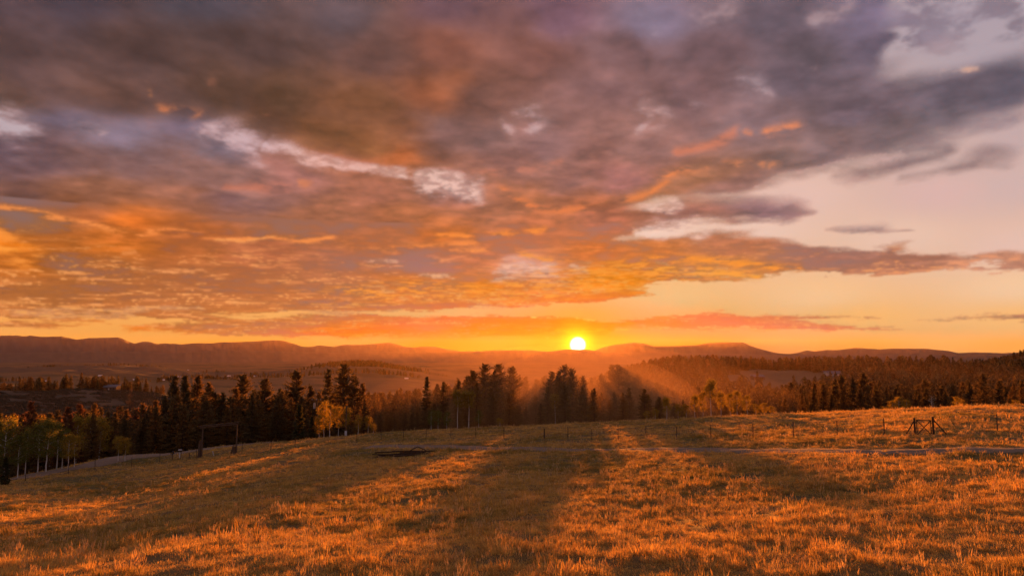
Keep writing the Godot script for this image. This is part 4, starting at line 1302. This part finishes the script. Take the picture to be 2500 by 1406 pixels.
const TERR_H := [
	[-5,-5,-5,-5,-5,-5,-5,-5,-4.993,-4.978,-4.962,-4.951,-4.95,-4.95,-4.95,-4.95,-4.95,-4.95,-4.95,-4.95,-4.95,-4.95,-4.931,-4.889,-4.846,-4.794,-4.72,-4.625,-4.481,-4.362,-4.3,-4.3,-4.3,-4.3,-4.3,-4.3,-4.3,-4.3,-4.3,-4.3,-4.3],
	[-5.122,-5.122,-5.122,-5.122,-5.122,-5.122,-5.122,-5.122,-5.121,-5.117,-5.109,-5.098,-5.05,-5.04,-5.023,-5.022,-5.009,-5.002,-5.002,-4.997,-4.993,-4.991,-4.97,-4.923,-4.872,-4.809,-4.722,-4.637,-4.505,-4.388,-4.321,-4.321,-4.321,-4.321,-4.321,-4.321,-4.321,-4.321,-4.321,-4.321,-4.321],
	[-5.319,-5.319,-5.319,-5.319,-5.319,-5.319,-5.319,-5.319,-5.318,-5.316,-5.312,-5.306,-5.208,-5.183,-5.143,-5.141,-5.107,-5.092,-5.092,-5.079,-5.067,-5.062,-5.036,-4.983,-4.916,-4.834,-4.723,-4.656,-4.546,-4.43,-4.355,-4.354,-4.354,-4.354,-4.354,-4.354,-4.354,-4.354,-4.354,-4.354,-4.354],
	[-5.526,-5.526,-5.526,-5.526,-5.526,-5.526,-5.526,-5.526,-5.525,-5.523,-5.518,-5.51,-5.374,-5.342,-5.277,-5.276,-5.224,-5.2,-5.2,-5.179,-5.158,-5.15,-5.119,-5.058,-4.973,-4.868,-4.723,-4.681,-4.596,-4.479,-4.389,-4.388,-4.388,-4.388,-4.388,-4.388,-4.388,-4.388,-4.388,-4.388,-4.388],
	[-5.951,-5.951,-5.951,-5.951,-5.951,-5.951,-5.951,-5.951,-5.922,-5.855,-5.783,-5.735,-5.744,-5.775,-5.722,-5.715,-5.715,-5.715,-5.717,-5.691,-5.662,-5.643,-5.588,-5.494,-5.385,-5.255,-5.087,-4.954,-4.821,-4.643,-4.444,-4.442,-4.442,-4.442,-4.442,-4.442,-4.442,-4.442,-4.442,-4.442,-4.442],
	[-6.994,-6.994,-6.994,-6.994,-6.994,-6.994,-6.994,-6.994,-6.934,-6.798,-6.648,-6.549,-6.766,-6.922,-6.719,-6.641,-6.594,-6.556,-6.531,-6.47,-6.41,-6.366,-6.255,-6.084,-5.903,-5.703,-5.475,-5.286,-5.119,-4.879,-4.566,-4.564,-4.564,-4.564,-4.564,-4.564,-4.564,-4.564,-4.564,-4.564,-4.564],
	[-8.217,-8.217,-8.217,-8.217,-8.217,-8.217,-8.217,-8.217,-8.167,-8.052,-7.926,-7.844,-8.014,-8.134,-7.837,-7.588,-7.432,-7.32,-7.256,-7.151,-7.06,-6.998,-6.84,-6.587,-6.294,-5.996,-5.705,-5.567,-5.358,-5.046,-4.731,-4.729,-4.729,-4.729,-4.729,-4.729,-4.729,-4.729,-4.729,-4.729,-4.729],
	[-9.352,-9.352,-9.352,-9.352,-9.352,-9.352,-9.352,-9.352,-9.308,-9.205,-9.093,-9.019,-9.131,-9.228,-8.849,-8.466,-8.258,-8.096,-7.992,-7.839,-7.714,-7.634,-7.423,-7.083,-6.673,-6.277,-5.933,-5.755,-5.528,-5.221,-4.92,-4.918,-4.918,-4.918,-4.918,-4.918,-4.918,-4.918,-4.918,-4.918,-4.918],
	[-10.49,-10.49,-10.49,-10.49,-10.49,-10.49,-10.49,-10.49,-10.43,-10.29,-10.13,-10.03,-10.26,-10.36,-9.896,-9.384,-9.118,-8.891,-8.738,-8.535,-8.371,-8.262,-7.995,-7.577,-7.084,-6.611,-6.223,-5.773,-5.632,-5.471,-5.188,-5.186,-5.186,-5.186,-5.186,-5.186,-5.186,-5.186,-5.186,-5.186,-5.186],
	[-11.82,-11.82,-11.82,-11.82,-11.82,-11.82,-11.82,-11.82,-11.73,-11.52,-11.29,-11.14,-11.48,-11.54,-11.08,-10.4,-10.07,-9.767,-9.55,-9.299,-9.088,-8.93,-8.591,-8.111,-7.617,-7.106,-6.595,-5.834,-5.766,-5.734,-5.601,-5.6,-5.6,-5.6,-5.6,-5.6,-5.6,-5.6,-5.6,-5.6,-5.6],
	[-13.35,-13.35,-13.35,-13.35,-13.35,-13.35,-13.35,-13.35,-13.23,-12.95,-12.64,-12.44,-12.73,-12.72,-12.3,-11.5,-11.09,-10.68,-10.36,-10.07,-9.799,-9.55,-9.113,-8.572,-8.083,-7.554,-6.929,-6.19,-5.885,-5.826,-5.829,-5.829,-5.829,-5.829,-5.829,-5.829,-5.829,-5.829,-5.829,-5.829,-5.829],
	[-15.14,-15.14,-15.14,-15.14,-15.14,-15.14,-15.14,-15.14,-14.99,-14.64,-14.26,-14.01,-14.04,-13.9,-13.68,-12.79,-12.18,-11.57,-11.16,-10.87,-10.55,-10.16,-9.673,-9.116,-8.554,-7.969,-7.345,-6.726,-6.094,-5.928,-6.082,-6.084,-6.084,-6.084,-6.084,-6.084,-6.084,-6.084,-6.084,-6.084,-6.084],
	[-17.01,-17.01,-17.01,-17.01,-17.01,-17.01,-17.01,-17.01,-16.95,-16.79,-16.53,-16.15,-15.18,-14.76,-14.79,-13.87,-13.21,-12.49,-12.01,-11.71,-11.36,-10.86,-10.34,-9.774,-9.136,-8.512,-7.949,-7.378,-6.614,-6.413,-6.733,-6.737,-6.737,-6.737,-6.737,-6.737,-6.737,-6.737,-6.737,-6.737,-6.737],
	[-19,-19,-19,-19,-19,-19,-19,-19,-18.97,-18.87,-18.7,-18.43,-17.28,-15.49,-15.46,-14.66,-14.27,-13.61,-13.08,-12.76,-12.39,-11.89,-11.48,-11.03,-10.36,-9.787,-9.47,-8.721,-7.866,-7.69,-8.073,-8.077,-8.077,-8.077,-8.077,-8.077,-8.077,-8.077,-8.077,-8.077,-8.077],
	[-21.86,-21.86,-21.86,-21.86,-21.86,-21.86,-21.86,-21.86,-21.84,-21.78,-21.67,-21.49,-20.56,-19.28,-18.12,-16.81,-16.59,-16.06,-15.56,-14.89,-14.48,-14.31,-13.96,-13.38,-12.49,-11.78,-11.47,-10.6,-9.565,-9.34,-9.741,-9.745,-9.745,-9.745,-9.745,-9.745,-9.745,-9.745,-9.745,-9.745,-9.745],
	[-25.53,-25.53,-25.53,-25.53,-25.53,-25.53,-25.53,-25.53,-25.51,-25.44,-25.31,-25.11,-23.78,-23.66,-23.08,-21.7,-20.17,-19.19,-18.32,-17.5,-17.09,-16.94,-16.71,-16.29,-15.32,-14.43,-13.94,-13.41,-12.22,-11.77,-12.03,-12.03,-12.03,-12.03,-12.03,-12.03,-12.03,-12.03,-12.03,-12.03,-12.03],
	[-29.57,-29.57,-29.57,-29.57,-29.57,-29.57,-29.57,-29.57,-29.56,-29.51,-29.43,-29.29,-27.85,-28.24,-27.92,-26.23,-24.05,-23.16,-21.74,-21.06,-20.59,-20.2,-20.07,-19.9,-18.95,-17.91,-17.06,-17,-15.8,-15,-15,-15,-15,-15,-15,-15,-15,-15,-15,-15,-15],
	[-34.53,-34.53,-34.53,-34.53,-34.53,-34.53,-34.53,-34.53,-34.53,-34.53,-34.52,-34.52,-32.9,-33.45,-33.56,-31.81,-29.27,-28.58,-26.61,-25.82,-25.04,-24.05,-24.29,-24.53,-23.79,-22.86,-21.96,-21.95,-20.75,-19.47,-19.11,-19.1,-19.1,-19.1,-19.1,-19.1,-19.1,-19.1,-19.1,-19.1,-19.1],
	[-40.21,-40.21,-40.21,-40.21,-40.21,-40.21,-40.21,-40.21,-40.21,-40.2,-40.18,-40.16,-38.87,-39.14,-39.09,-37.67,-35.31,-34.66,-32.62,-30.97,-29.37,-27.7,-27.8,-27.94,-27.17,-26.24,-25.38,-25.32,-24.37,-23.06,-22.43,-22.43,-22.43,-22.43,-22.43,-22.43,-22.43,-22.43,-22.43,-22.43,-22.43],
	[-48.67,-48.67,-48.67,-48.67,-48.67,-48.67,-48.67,-48.67,-48.5,-48,-47.22,-46.21,-44.1,-43.79,-44.87,-44.55,-42.93,-42.32,-40.44,-37.69,-34.97,-32.52,-30.72,-29.46,-28.61,-27.84,-26.99,-26.93,-26.44,-25.55,-24.89,-24.88,-24.88,-24.88,-24.88,-24.88,-24.88,-24.88,-24.88,-24.88,-24.88],
	[-50,-50,-50,-50,-50,-50,-50,-50,-49.26,-47.49,-45.4,-43.7,-42.84,-43.05,-49.82,-51.73,-50.71,-50.23,-48.36,-45.28,-41.81,-38.18,-32.45,-28.67,-27.78,-27.14,-26.46,-26.38,-26.04,-25.27,-24.44,-24.43,-24.43,-24.43,-24.43,-24.43,-24.43,-24.43,-24.43,-24.43,-24.43],
	[-48.83,-48.83,-48.83,-48.83,-48.83,-48.83,-48.83,-48.83,-47.37,-44.03,-40.38,-37.97,-39,-40.39,-49.76,-57.87,-57.95,-57.92,-56.06,-52.57,-48.38,-43.65,-32.27,-25.19,-24.95,-24.8,-24.63,-24.58,-24.52,-24.07,-22.65,-22.63,-22.63,-22.63,-22.63,-22.63,-22.63,-22.63,-22.63,-22.63,-22.63],
	[-40.52,-40.52,-40.52,-40.52,-40.52,-40.52,-40.52,-40.52,-39.6,-37.5,-35.2,-33.68,-34.31,-35.17,-41.21,-60.35,-63.29,-63.67,-61.87,-57.73,-52.73,-47.4,-32.12,-21.88,-21.31,-21.16,-21.8,-22.34,-22.57,-22.21,-20.43,-20.41,-20.41,-20.41,-20.41,-20.41,-20.41,-20.41,-20.41,-20.41,-20.41],
	[-38,-38,-38,-38,-38,-38,-38,-38,-37.32,-35.77,-34.08,-32.96,-33.45,-34.01,-41.89,-61.9,-66.19,-66.82,-65.06,-60.55,-55.12,-49.53,-32.12,-19.54,-18.24,-17.88,-19.11,-20.39,-20.64,-20.24,-18.34,-18.32,-18.32,-18.32,-18.32,-18.32,-18.32,-18.32,-18.32,-18.32,-18.32],
	[-45.54,-45.54,-45.54,-45.54,-45.54,-45.54,-45.54,-45.54,-45.85,-46.58,-47.47,-48.25,-48.75,-48.72,-53.86,-65.05,-69.25,-70,-68.15,-63.53,-57.99,-52.23,-32.84,-18.26,-16.51,-16.01,-17,-18.54,-18.49,-17.5,-15.31,-15.29,-15.29,-15.29,-15.29,-15.29,-15.29,-15.29,-15.29,-15.29,-15.29],
	[-62,-62,-62,-62,-62,-62,-62,-62,-61.73,-61.12,-60.45,-60.01,-60.02,-60.33,-62.34,-71.57,-73.97,-74.34,-72.04,-67.32,-61.96,-56.49,-37.07,-22.86,-22.01,-21.21,-19.65,-19.16,-17.2,-13.54,-10.08,-10.05,-10.05,-10.05,-10.05,-10.05,-10.05,-10.05,-10.05,-10.05,-10.05],
	[-76.49,-76.49,-76.49,-76.49,-76.49,-76.49,-76.49,-76.49,-74.22,-69.01,-63.32,-59.57,-59.84,-61.15,-63.88,-73.91,-77.4,-78,-75.18,-72.09,-68.53,-63.81,-47.8,-37.09,-37.26,-37.31,-34.28,-35.74,-23.5,-5.741,3.227,3.295,3.295,3.295,3.295,3.295,3.295,3.295,3.295,3.295,3.295],
	[-87.62,-87.62,-87.62,-87.62,-87.62,-87.62,-87.62,-87.62,-83.77,-74.96,-65.31,-58.96,-59.63,-61.62,-64.92,-70.66,-73.31,-75.42,-73.44,-76.75,-77.88,-73.31,-66.78,-63.49,-63.66,-63.76,-62.25,-57.68,-23.8,10.5,23.33,23.42,23.42,23.42,23.42,23.42,23.42,23.42,23.42,23.42,23.42],
	[-94.01,-94.01,-94.01,-94.01,-94.01,-94.01,-94.01,-94.01,-89.4,-78.85,-67.31,-59.71,-60.17,-62.77,-66.96,-70.2,-71.83,-72.54,-71.49,-81.19,-85.5,-81.81,-81.77,-82.02,-82.02,-82.02,-82.09,-75.84,-36.47,1.512,16.24,16.34,16.34,16.34,16.34,16.34,16.34,16.34,16.34,16.34,16.34],
	[-99.3,-99.3,-99.3,-99.3,-99.3,-99.3,-99.3,-99.3,-94.44,-83.34,-71.19,-63.19,-63.86,-66.47,-72.19,-74.89,-74.81,-70.74,-69.81,-86.31,-94.57,-93.45,-93.69,-94.01,-94.01,-94.01,-94.09,-92.22,-71.9,-42.04,-22.34,-22.18,-22.18,-22.18,-22.18,-22.18,-22.18,-22.18,-22.18,-22.18,-22.18],
	[-93.74,-93.74,-93.74,-93.74,-93.74,-93.74,-93.74,-93.74,-89.33,-79.25,-68.22,-60.96,-60.51,-63.87,-72.63,-78.09,-68.45,-51.36,-65.19,-92.31,-101.5,-101.6,-101.6,-101.6,-101.6,-101.6,-101.6,-101.8,-89.52,-67.37,-51.26,-51.13,-51.13,-51.13,-51.13,-51.13,-51.13,-51.13,-51.13,-51.13,-51.13],
	[-68.66,-68.66,-68.66,-68.66,-68.66,-68.66,-68.66,-68.66,-67.62,-64.94,-61.26,-57.23,-52.48,-51.25,-70.8,-80.19,-60.3,-34.88,-60.24,-95.7,-106.6,-106.7,-106.7,-106.7,-106.7,-106.7,-106.7,-106.8,-99.52,-86.14,-76.17,-76.08,-76.08,-76.08,-76.08,-76.08,-76.08,-76.08,-76.08,-76.08,-76.08],
	[-61.79,-61.79,-61.79,-61.79,-61.79,-61.79,-61.79,-61.79,-62.01,-62.5,-63.03,-63.39,-53.18,-42.43,-69.72,-81.91,-87.54,-86.77,-86.87,-103.1,-111.2,-111.2,-111.2,-111.2,-111.2,-111.1,-111.1,-111.1,-107.2,-99.67,-93.85,-93.8,-93.8,-93.8,-93.8,-93.8,-93.8,-93.8,-93.8,-93.8,-93.8],
	[-95.34,-95.34,-95.34,-95.34,-95.34,-95.34,-95.34,-95.34,-96.73,-99.91,-103.4,-105.7,-99.82,-74.96,-96.27,-86.87,-95.02,-99.04,-107.4,-115.7,-118,-118,-118,-117.9,-117.1,-116.6,-116.6,-116.6,-115.2,-112.6,-110.5,-110.5,-110.5,-110.5,-110.5,-110.5,-110.5,-110.5,-110.5,-110.5,-110.5],
	[-117.8,-117.8,-117.8,-117.8,-117.8,-117.8,-117.8,-117.8,-115.7,-111,-105.9,-102.5,-104,-109.5,-108.3,-88.01,-90.99,-93.22,-100.5,-115.9,-121.4,-121.4,-121.4,-121.4,-122.2,-122.8,-122.8,-122.8,-122.8,-122.9,-123,-123,-123,-123,-123,-123,-123,-123,-123,-123,-123],
	[-130,-130,-130,-130,-130,-130,-130,-130,-122.1,-104.2,-84.52,-71.57,-71.92,-75.04,-77.56,-82.79,-84.9,-86.25,-90.62,-89.11,-88.1,-87.96,-87.2,-88.72,-114.1,-130,-130,-130,-130,-130,-130,-130,-130,-130,-130,-130,-130,-130,-130,-130,-130],
	[-135,-135,-135,-135,-135,-135,-135,-135,-127.4,-109.9,-90.86,-78.29,-78.86,-82.28,-85.13,-87.57,-89.55,-91.14,-92.27,-92.96,-93.11,-92.89,-92.08,-93.34,-115.9,-130,-130,-130,-130,-130,-130,-130,-130,-130,-130,-130,-130,-130,-130,-130,-130],
	[-130,-130,-130,-130,-130,-130,-130,-130,-117,-87.31,-54.8,-33.39,-31.83,-33.22,-34.37,-35.35,-36.16,-36.8,-37.27,-30.95,-21.54,-13.1,-12.36,-16.49,-67.81,-100,-100,-100,-100,-100,-100,-100,-100,-100,-100,-100,-100,-100,-100,-100,-100],
]
const TALL_CONIFERS := [[-74.5,-116.2,-7.25,"rust","large rust-red conifer standing over the green aspen grove"], [-76.4,-129.1,-8.96,"rust"], [-79.7,-138.7,-9.10,"rust"], [-75.2,-135.5,-8.67,"amber"], [-71.0,-132.1,-9.88,"amber"],
	[-72.7,-142.5,-6.50,"bare"], [-67.8,-142.7,-8.59,"amber"], [-69.0,-149.9,-8.46,"dark"], [-69.2,-153.1,-4.41,"slim","thin-topped conifer with a bare upper trunk behind the black mailbox"], [-68.7,-157.7,-4.55,"slim","slim conifer with a dense top behind the stout gateway post"],
	[-69.0,-164.1,-4.46,"amber","pointed amber conifer beside the two slim conifers behind the gateway"], [-63.7,-157.6,-5.74,"amber"], [-59.5,-153.9,-7.85,"dark"], [-58.0,-157.7,-6.94,"amber"], [-60.1,-167.5,-4.56,"broad","broad pine towering over the beams of the ranch gateway"],
	[-55.7,-162.7,-7.86,"dark"], [-53.1,-161.5,-5.27,"broad","broad dark round-topped pine behind the far post of the ranch gateway"], [-52.8,-170.0,-7.76,"dark"], [-47.6,-165.3,-3.60,"broad","broad sunlit pine behind the young spruce, its trunk showing through the crown"], [-46.5,-173.9,-7.18,"dark"],
	[-42.6,-172.8,-3.39,"slim","slim dark conifer close behind the leaning utility pole"], [-38.5,-171.7,-2.25,"broad","tallest broad pine behind the golden aspens near the utility pole"], [-36.9,-176.2,-4.60,"dark"], [-35.6,-178.5,-6.69,"amber"], [-37.0,-130.9,-8.87,"young","young spruce with open tiers standing before the leaning utility pole"],
	[-35.4,-133.4,-10.98,"young","low young spruce between the utility pole and the golden aspens"], [-49.7,-280.6,-14.02,"amber"], [-46.8,-286.2,-13.83,"dark"], [-43.9,-296.8,-13.06,"amber"], [-40.0,-292.3,-13.81,"amber"],
	[-17.1,-151.0,-4.52,"slim","slim pointed conifer standing alone at the hollow beyond the log heap"], [-14.5,-157.3,-5.73,"slim"], [-17.0,-164.1,-10.59,"dark"], [-11.9,-164.6,-5.73,"slim"], [-8.5,-164.8,-3.59,"broad"],
	[-6.2,-167.9,-2.19,"broad","broad round-headed pine in the dense clump beside the tall pale aspens"], [-3.8,-160.0,-3.40,"dark"], [-2.8,-172.0,-2.25,"broad","second round-headed pine of the dense clump beside the tall pale aspens"], [0.1,-170.0,-2.78,"broad"], [-10.5,-174.7,-5.13,"dark"],
	[8.6,-164.8,-3.77,"broad"], [12.2,-171.6,-2.43,"broad","tallest broad pine standing straight below the sun"], [13.3,-164.5,-3.13,"broad","broad pine leaning against the tall pine below the sun"], [10.1,-159.7,-3.39,"amber"], [16.1,-171.2,-4.84,"amber"],
	[27.3,-203.2,-2.66,"amber","pointed amber conifer on the glare-veiled slope between the sun pines and the golden grove"], [28.3,-198.0,-2.91,"broad"], [33.3,-217.5,-4.62,"dark"], [25.1,-208.5,-5.56,"dark"], [38.4,-226.8,-6.05,"broad"],
	[56.0,-139.2,-6.20,"dark"], [59.4,-143.2,-5.60,"broad"], [65.3,-151.5,-4.86,"dark"], [68.5,-155.6,-4.40,"broad"], [68.4,-150.1,-4.82,"dark"],
	[65.8,-140.3,-3.51,"broad","large broad pine behind the yellow aspen clump beyond the crest"], [69.9,-143.9,-5.79,"dark"], [54.1,-139.9,-7.14,"amber"], [79.8,-127.0,-3.18,"broad","large broad pine beyond the crest behind the timber gate"], [86.0,-140.8,-5.28,"dark"],
	[80.6,-120.5,-4.59,"amber"], [87.0,-151.8,-6.11,"dark"], [86.9,-157.7,-6.77,"dark"], [95.3,-146.8,-5.11,"dark"], [-54.5,-81.4,-11.06,"young","small dark spruce at the foot of the green aspen grove beside the driveway"],
	[-57.1,-83.3,-9.85,"dark","dark conifer at the driveway end behind the small dark spruce"]]
const ASPENS := [[-62.4,-93.0,-7.65,"green"], [-61.2,-93.8,-9.73,"green"], [-62.7,-97.6,-9.19,"green"], [-60.5,-96.6,-8.57,"green"], [-58.7,-95.4,-8.05,"green"],
	[-59.8,-99.4,-8.82,"green"], [-57.2,-97.5,-10.11,"gold"], [-60.3,-101.4,-9.82,"green"], [-58.1,-100.4,-10.63,"gold"], [-78.5,-115.9,-9.42,"gold"],
	[-78.5,-118.3,-9.48,"gold"], [-74.9,-120.6,-9.93,"gold"], [-75.6,-123.7,-10.31,"gold"], [-72.4,-125.6,-9.93,"gold"], [-69.3,-124.0,-9.67,"gold"],
	[-69.5,-127.3,-10.33,"gold"], [-55.0,-105.6,-11.29,"gold","small golden aspen of the lone pair beside the driveway"], [-54.2,-105.9,-11.56,"gold","small golden aspen of the lone pair beside the driveway"], [-33.9,-135.8,-8.11,"gold","tall golden aspen beside the leaning utility pole"], [-32.2,-133.2,-8.52,"gold"],
	[-31.0,-134.5,-9.18,"gold"], [-29.9,-135.8,-9.13,"gold","golden aspen behind the slim pole with the meter box"], [-27.2,-133.3,-10.54,"gold"], [-25.7,-134.6,-10.78,"gold"], [-24.4,-132.8,-12.07,"gold"],
	[-34.2,-133.7,-10.43,"gold"], [-10.1,-139.6,-6.37,"pale"], [-8.1,-140.8,-6.04,"pale"], [-14.2,-132.2,-9.60,"green","slender green aspen before the dark pines beyond the log heap"], [-13.1,-133.4,-9.83,"green","slender green aspen before the dark pines beyond the log heap"],
	[-11.4,-131.5,-9.90,"green","slender green aspen before the dark pines beyond the log heap"], [-6.0,-134.9,-9.79,"green","slender green aspen before the dark pines beyond the log heap"], [-2.1,-131.0,-10.92,"gold","small golden aspen at the foot of the dense pine clump"], [8.6,-149.8,-7.64,"pale","pale-stemmed aspen in the glare below the sun"], [25.8,-125.4,-6.80,"gold","rounded golden aspen standing apart at the end of the golden grove"],
	[24.3,-127.7,-9.00,"gold"], [23.5,-130.9,-9.65,"gold"], [28.9,-130.9,-8.44,"gold"], [30.7,-132.5,-8.55,"gold"], [32.1,-132.2,-6.74,"gold"],
	[34.2,-134.7,-6.58,"gold"], [35.3,-133.4,-4.21,"pale","tallest aspen of the golden grove with a thin top above the rest"], [36.7,-132.0,-6.16,"gold"], [39.3,-135.4,-6.76,"gold"], [39.6,-132.2,-6.17,"gold"],
	[40.6,-129.8,-6.90,"gold"], [40.7,-125.6,-8.10,"gold"], [42.6,-127.0,-8.06,"gold"], [44.1,-127.6,-8.58,"gold"], [61.8,-120.0,-6.64,"gold","bright yellow aspen in the clump just beyond the crest near the gate"],
	[64.2,-122.2,-7.22,"gold","bright yellow aspen in the clump just beyond the crest near the gate"], [61.9,-122.2,-7.29,"gold","bright yellow aspen in the clump just beyond the crest near the gate"], [59.0,-119.2,-8.14,"gold","bright yellow aspen in the clump just beyond the crest near the gate"], [75.4,-127.4,-7.05,"gold","golden aspen before the large broad pine behind the timber gate"], [77.1,-128.7,-7.61,"gold"],
	[75.7,-113.0,-6.74,"gold","low golden aspen beyond the crest at the end of the fence"], [76.0,-115.2,-7.37,"gold","low golden aspen beyond the crest at the end of the fence"], [73.2,-131.0,-6.82,"bare"]]
const CANOPY := [[-41.9,-0.0480],[-34.2,-0.0636],[-31.6,-0.0674],[-28.5,-0.0638],[-27.3,-0.0573],[-24.8,-0.0586],[-24.1,-0.0441],[-21.7,-0.0434],[-16.7,-0.0437],[-11.4,-0.0447],[-10.5,-0.0756],[-7.1,-0.0742],[-5.9,-0.0679],[-4.0,-0.0644],[-3.1,-0.0374],[-0.2,-0.0321],[0.2,-0.0499],[2.5,-0.0499],[3.0,-0.0293],[5.0,-0.0293],[5.6,-0.0427],[9.6,-0.0423],[11.4,-0.0553],[13.8,-0.0574],[18.1,-0.0562],[20.9,-0.0487],[24.9,-0.0389],[29.8,-0.0396],[34.3,-0.0355],[42.0,-0.0299]]
const CANOPY_BELOW := [[-41.9,-0.0500],[-34.2,-0.0600],[-29.7,-0.0607],[-28.3,-0.0568],[-24.9,-0.0488],[-23.6,-0.0408],[-16.7,-0.0411],[-11.4,-0.0421],[-10.2,-0.0476],[-7.5,-0.0452],[-5.9,-0.0373],[-3.1,-0.0266],[0.0,-0.0229],[1.3,-0.0283],[2.5,-0.0266],[4.7,-0.0212],[5.9,-0.0281],[7.8,-0.0264],[9.6,-0.0279],[11.4,-0.0368],[18.1,-0.0356],[20.9,-0.0325],[24.9,-0.0291],[29.8,-0.0292],[34.3,-0.0243],[42.0,-0.0218]]
const FIELD_ROAD := [[34.41,-38.54],[28.72,-42.45],[24.65,-45.17],[21.86,-47.50],[18.58,-52.79],[15.84,-58.50],[12.32,-65.02],[7.65,-70.69],[2.03,-74.86],[-2.12,-78.22],[-6.75,-83.14],[-11.88,-87.76],[-17.03,-89.84]]
const DRIVEWAY := [[-59.17,-89.15],[-59.44,-94.93],[-58.48,-98.44],[-57.45,-104.21],[-56.66,-110.30],[-54.51,-115.81],[-52.05,-120.22],[-49.25,-124.62],[-44.67,-126.86],[-40.15,-129.94],[-35.43,-133.37]]
const FENCE_RIGHT := [[35.68,-55.41],[30.66,-54.84],[29.51,-55.18],[28.39,-57.46],[26.30,-61.01],[23.59,-63.25],[21.40,-66.92],[18.63,-70.71],[15.82,-72.59],[13.53,-76.13],[11.18,-79.37],[8.70,-82.29],[6.35,-85.54],[3.63,-84.68],[-1.01,-92.90]]
const FENCE_LEFT := [[-1.01,-92.90],[-4.70,-97.35],[-8.12,-99.90],[-11.47,-100.78],[-14.42,-100.40],[-17.40,-100.34],[-20.70,-100.55],[-24.90,-102.15],[-29.47,-102.69],[-33.16,-103.82],[-36.81,-103.05]]
const FENCE_FAR_LEFT := [[-44.59,-106.78],[-47.18,-107.70],[-49.08,-105.31],[-49.73,-98.95],[-52.17,-94.71],[-53.35,-91.09],[-54.36,-84.68]]
const RANCH_GATE := [[-44.42,-107.35],[-38.10,-104.46]]
const MAILBOXES := [[-48.00,-106.82],[-48.28,-109.80],[-42.80,-108.51],[-45.65,-106.84]]
const POLES := [[-36.07,-141.47],[-28.65,-129.88]]
const LOG_PILE := [[-10.54,-73.54]]
const HOUSES := [[-369.43,-692.64],[-1225.32,-2227.99],[-1091.53,-1754.19],[-2023.11,-4673.78],[-1351.16,-3228.02],[-1083.51,-2437.50],[-959.81,-2061.29],[-990.10,-1967.22],[-981.35,-2596.88],[-834.71,-2434.20],[-308.42,-2189.52]]
const FAR_HOUSES := [[315.31,-735.24],[360.08,-791.99],[217.93,-665.21]]
const RANGE_LEFT := [[-49.70,0.0110],[-43.85,0.0189],[-38.50,0.0171],[-34.45,0.0198],[-33.36,0.0196],[-32.25,0.0203],[-31.12,0.0206],[-30.77,0.0193],[-30.29,0.0175],[-29.59,0.0195],[-27.90,0.0203],[-27.65,0.0194],[-27.27,0.0160],[-26.82,0.0132],[-26.40,0.0157],[-26.02,0.0157],[-25.63,0.0138],[-25.24,0.0123],[-23.94,0.0125],[-23.16,0.0141],[-21.81,0.0142],[-21.27,0.0153],[-20.45,0.0154],[-19.62,0.0165],[-18.64,0.0171],[-17.79,0.0182],[-17.07,0.0178],[-16.20,0.0136],[-15.67,0.0100],[-15.03,0.0100],[-14.45,0.0122],[-13.86,0.0111],[-13.41,0.0101],[-12.67,0.0133],[-11.77,0.0128],[-10.86,0.0134],[-9.95,0.0151],[-9.34,0.0156],[-8.73,0.0140],[-8.11,0.0103],[-7.49,0.0097],[-6.88,0.0108],[-5.95,0.0109],[-5.01,0.0076],[-4.39,0.0060],[-3.45,0.0033],[-1.57,-0.0022],[0.31,-0.0076]]
const RANGE_RIGHT := [[4.69,-0.0033],[5.94,0.0033],[6.87,0.0092],[7.80,0.0130],[8.73,0.0151],[9.34,0.0167],[10.10,0.0140],[10.86,0.0107],[12.37,0.0112],[13.86,0.0127],[14.75,0.0153],[15.92,0.0158],[16.78,0.0152],[17.21,0.0157],[17.78,0.0109],[18.48,0.0067],[19.04,0.0041],[19.73,0.0015],[20.42,0.0010],[20.98,0.0025],[21.53,0.0056],[22.07,0.0040],[22.87,0.0060],[23.54,0.0055],[23.93,0.0065],[24.72,0.0084],[25.49,0.0074],[26.25,0.0064],[27.00,0.0073],[27.75,0.0072],[28.48,0.0072],[28.96,0.0072],[29.67,0.0057],[30.38,0.0042],[30.84,0.0019],[31.75,0.0028],[32.65,0.0023],[33.31,0.0018],[33.97,0.0023],[34.40,0.0032],[38.47,0.0068],[43.79,0.0039],[50.96,0.0055]]
const FOOTHILLS := [[-49.67,0.0028],[-40.33,0.0017],[-34.40,0.0023],[-31.75,0.0028],[-28.23,0.0043],[-27.49,0.0034],[-26.24,0.0039],[-24.96,0.0020],[-21.80,0.0056],[-19.60,0.0057],[-16.77,0.0042],[-12.36,0.0021],[-9.94,0.0043],[-7.80,0.0027],[-5.94,0.0043],[-4.07,0.0044],[-1.57,0.0044],[-0.31,0.0060],[1.57,0.0060],[2.82,0.0044],[4.07,0.0071],[5.63,0.0071],[6.56,0.0049],[8.41,0.0027],[10.85,0.0027],[13.84,0.0016],[19.59,0.0000],[27.48,-0.0005],[34.39,0.0000],[43.78,0.0000]]
const FAR_PEAKS := [[-45.44,0.0196],[-38.51,0.0205],[-35.71,0.0195],[-34.02,0.0213],[-33.48,0.0210],[-33.15,0.0206],[-32.82,0.0216],[-32.48,0.0203],[-31.11,0.0168],[-28.74,0.0134],[-26.76,0.0117],[-25.37,0.0128],[-25.07,0.0139],[-24.73,0.0134],[-24.21,0.0129],[-23.42,0.0120],[-21.80,0.0081],[-16.77,0.0052],[-10.85,0.0043],[-6.25,0.0043],[-2.20,0.0049],[-1.10,0.0065],[-0.47,0.0060],[0.31,0.0049],[2.20,0.0022],[7.79,-0.0022]]
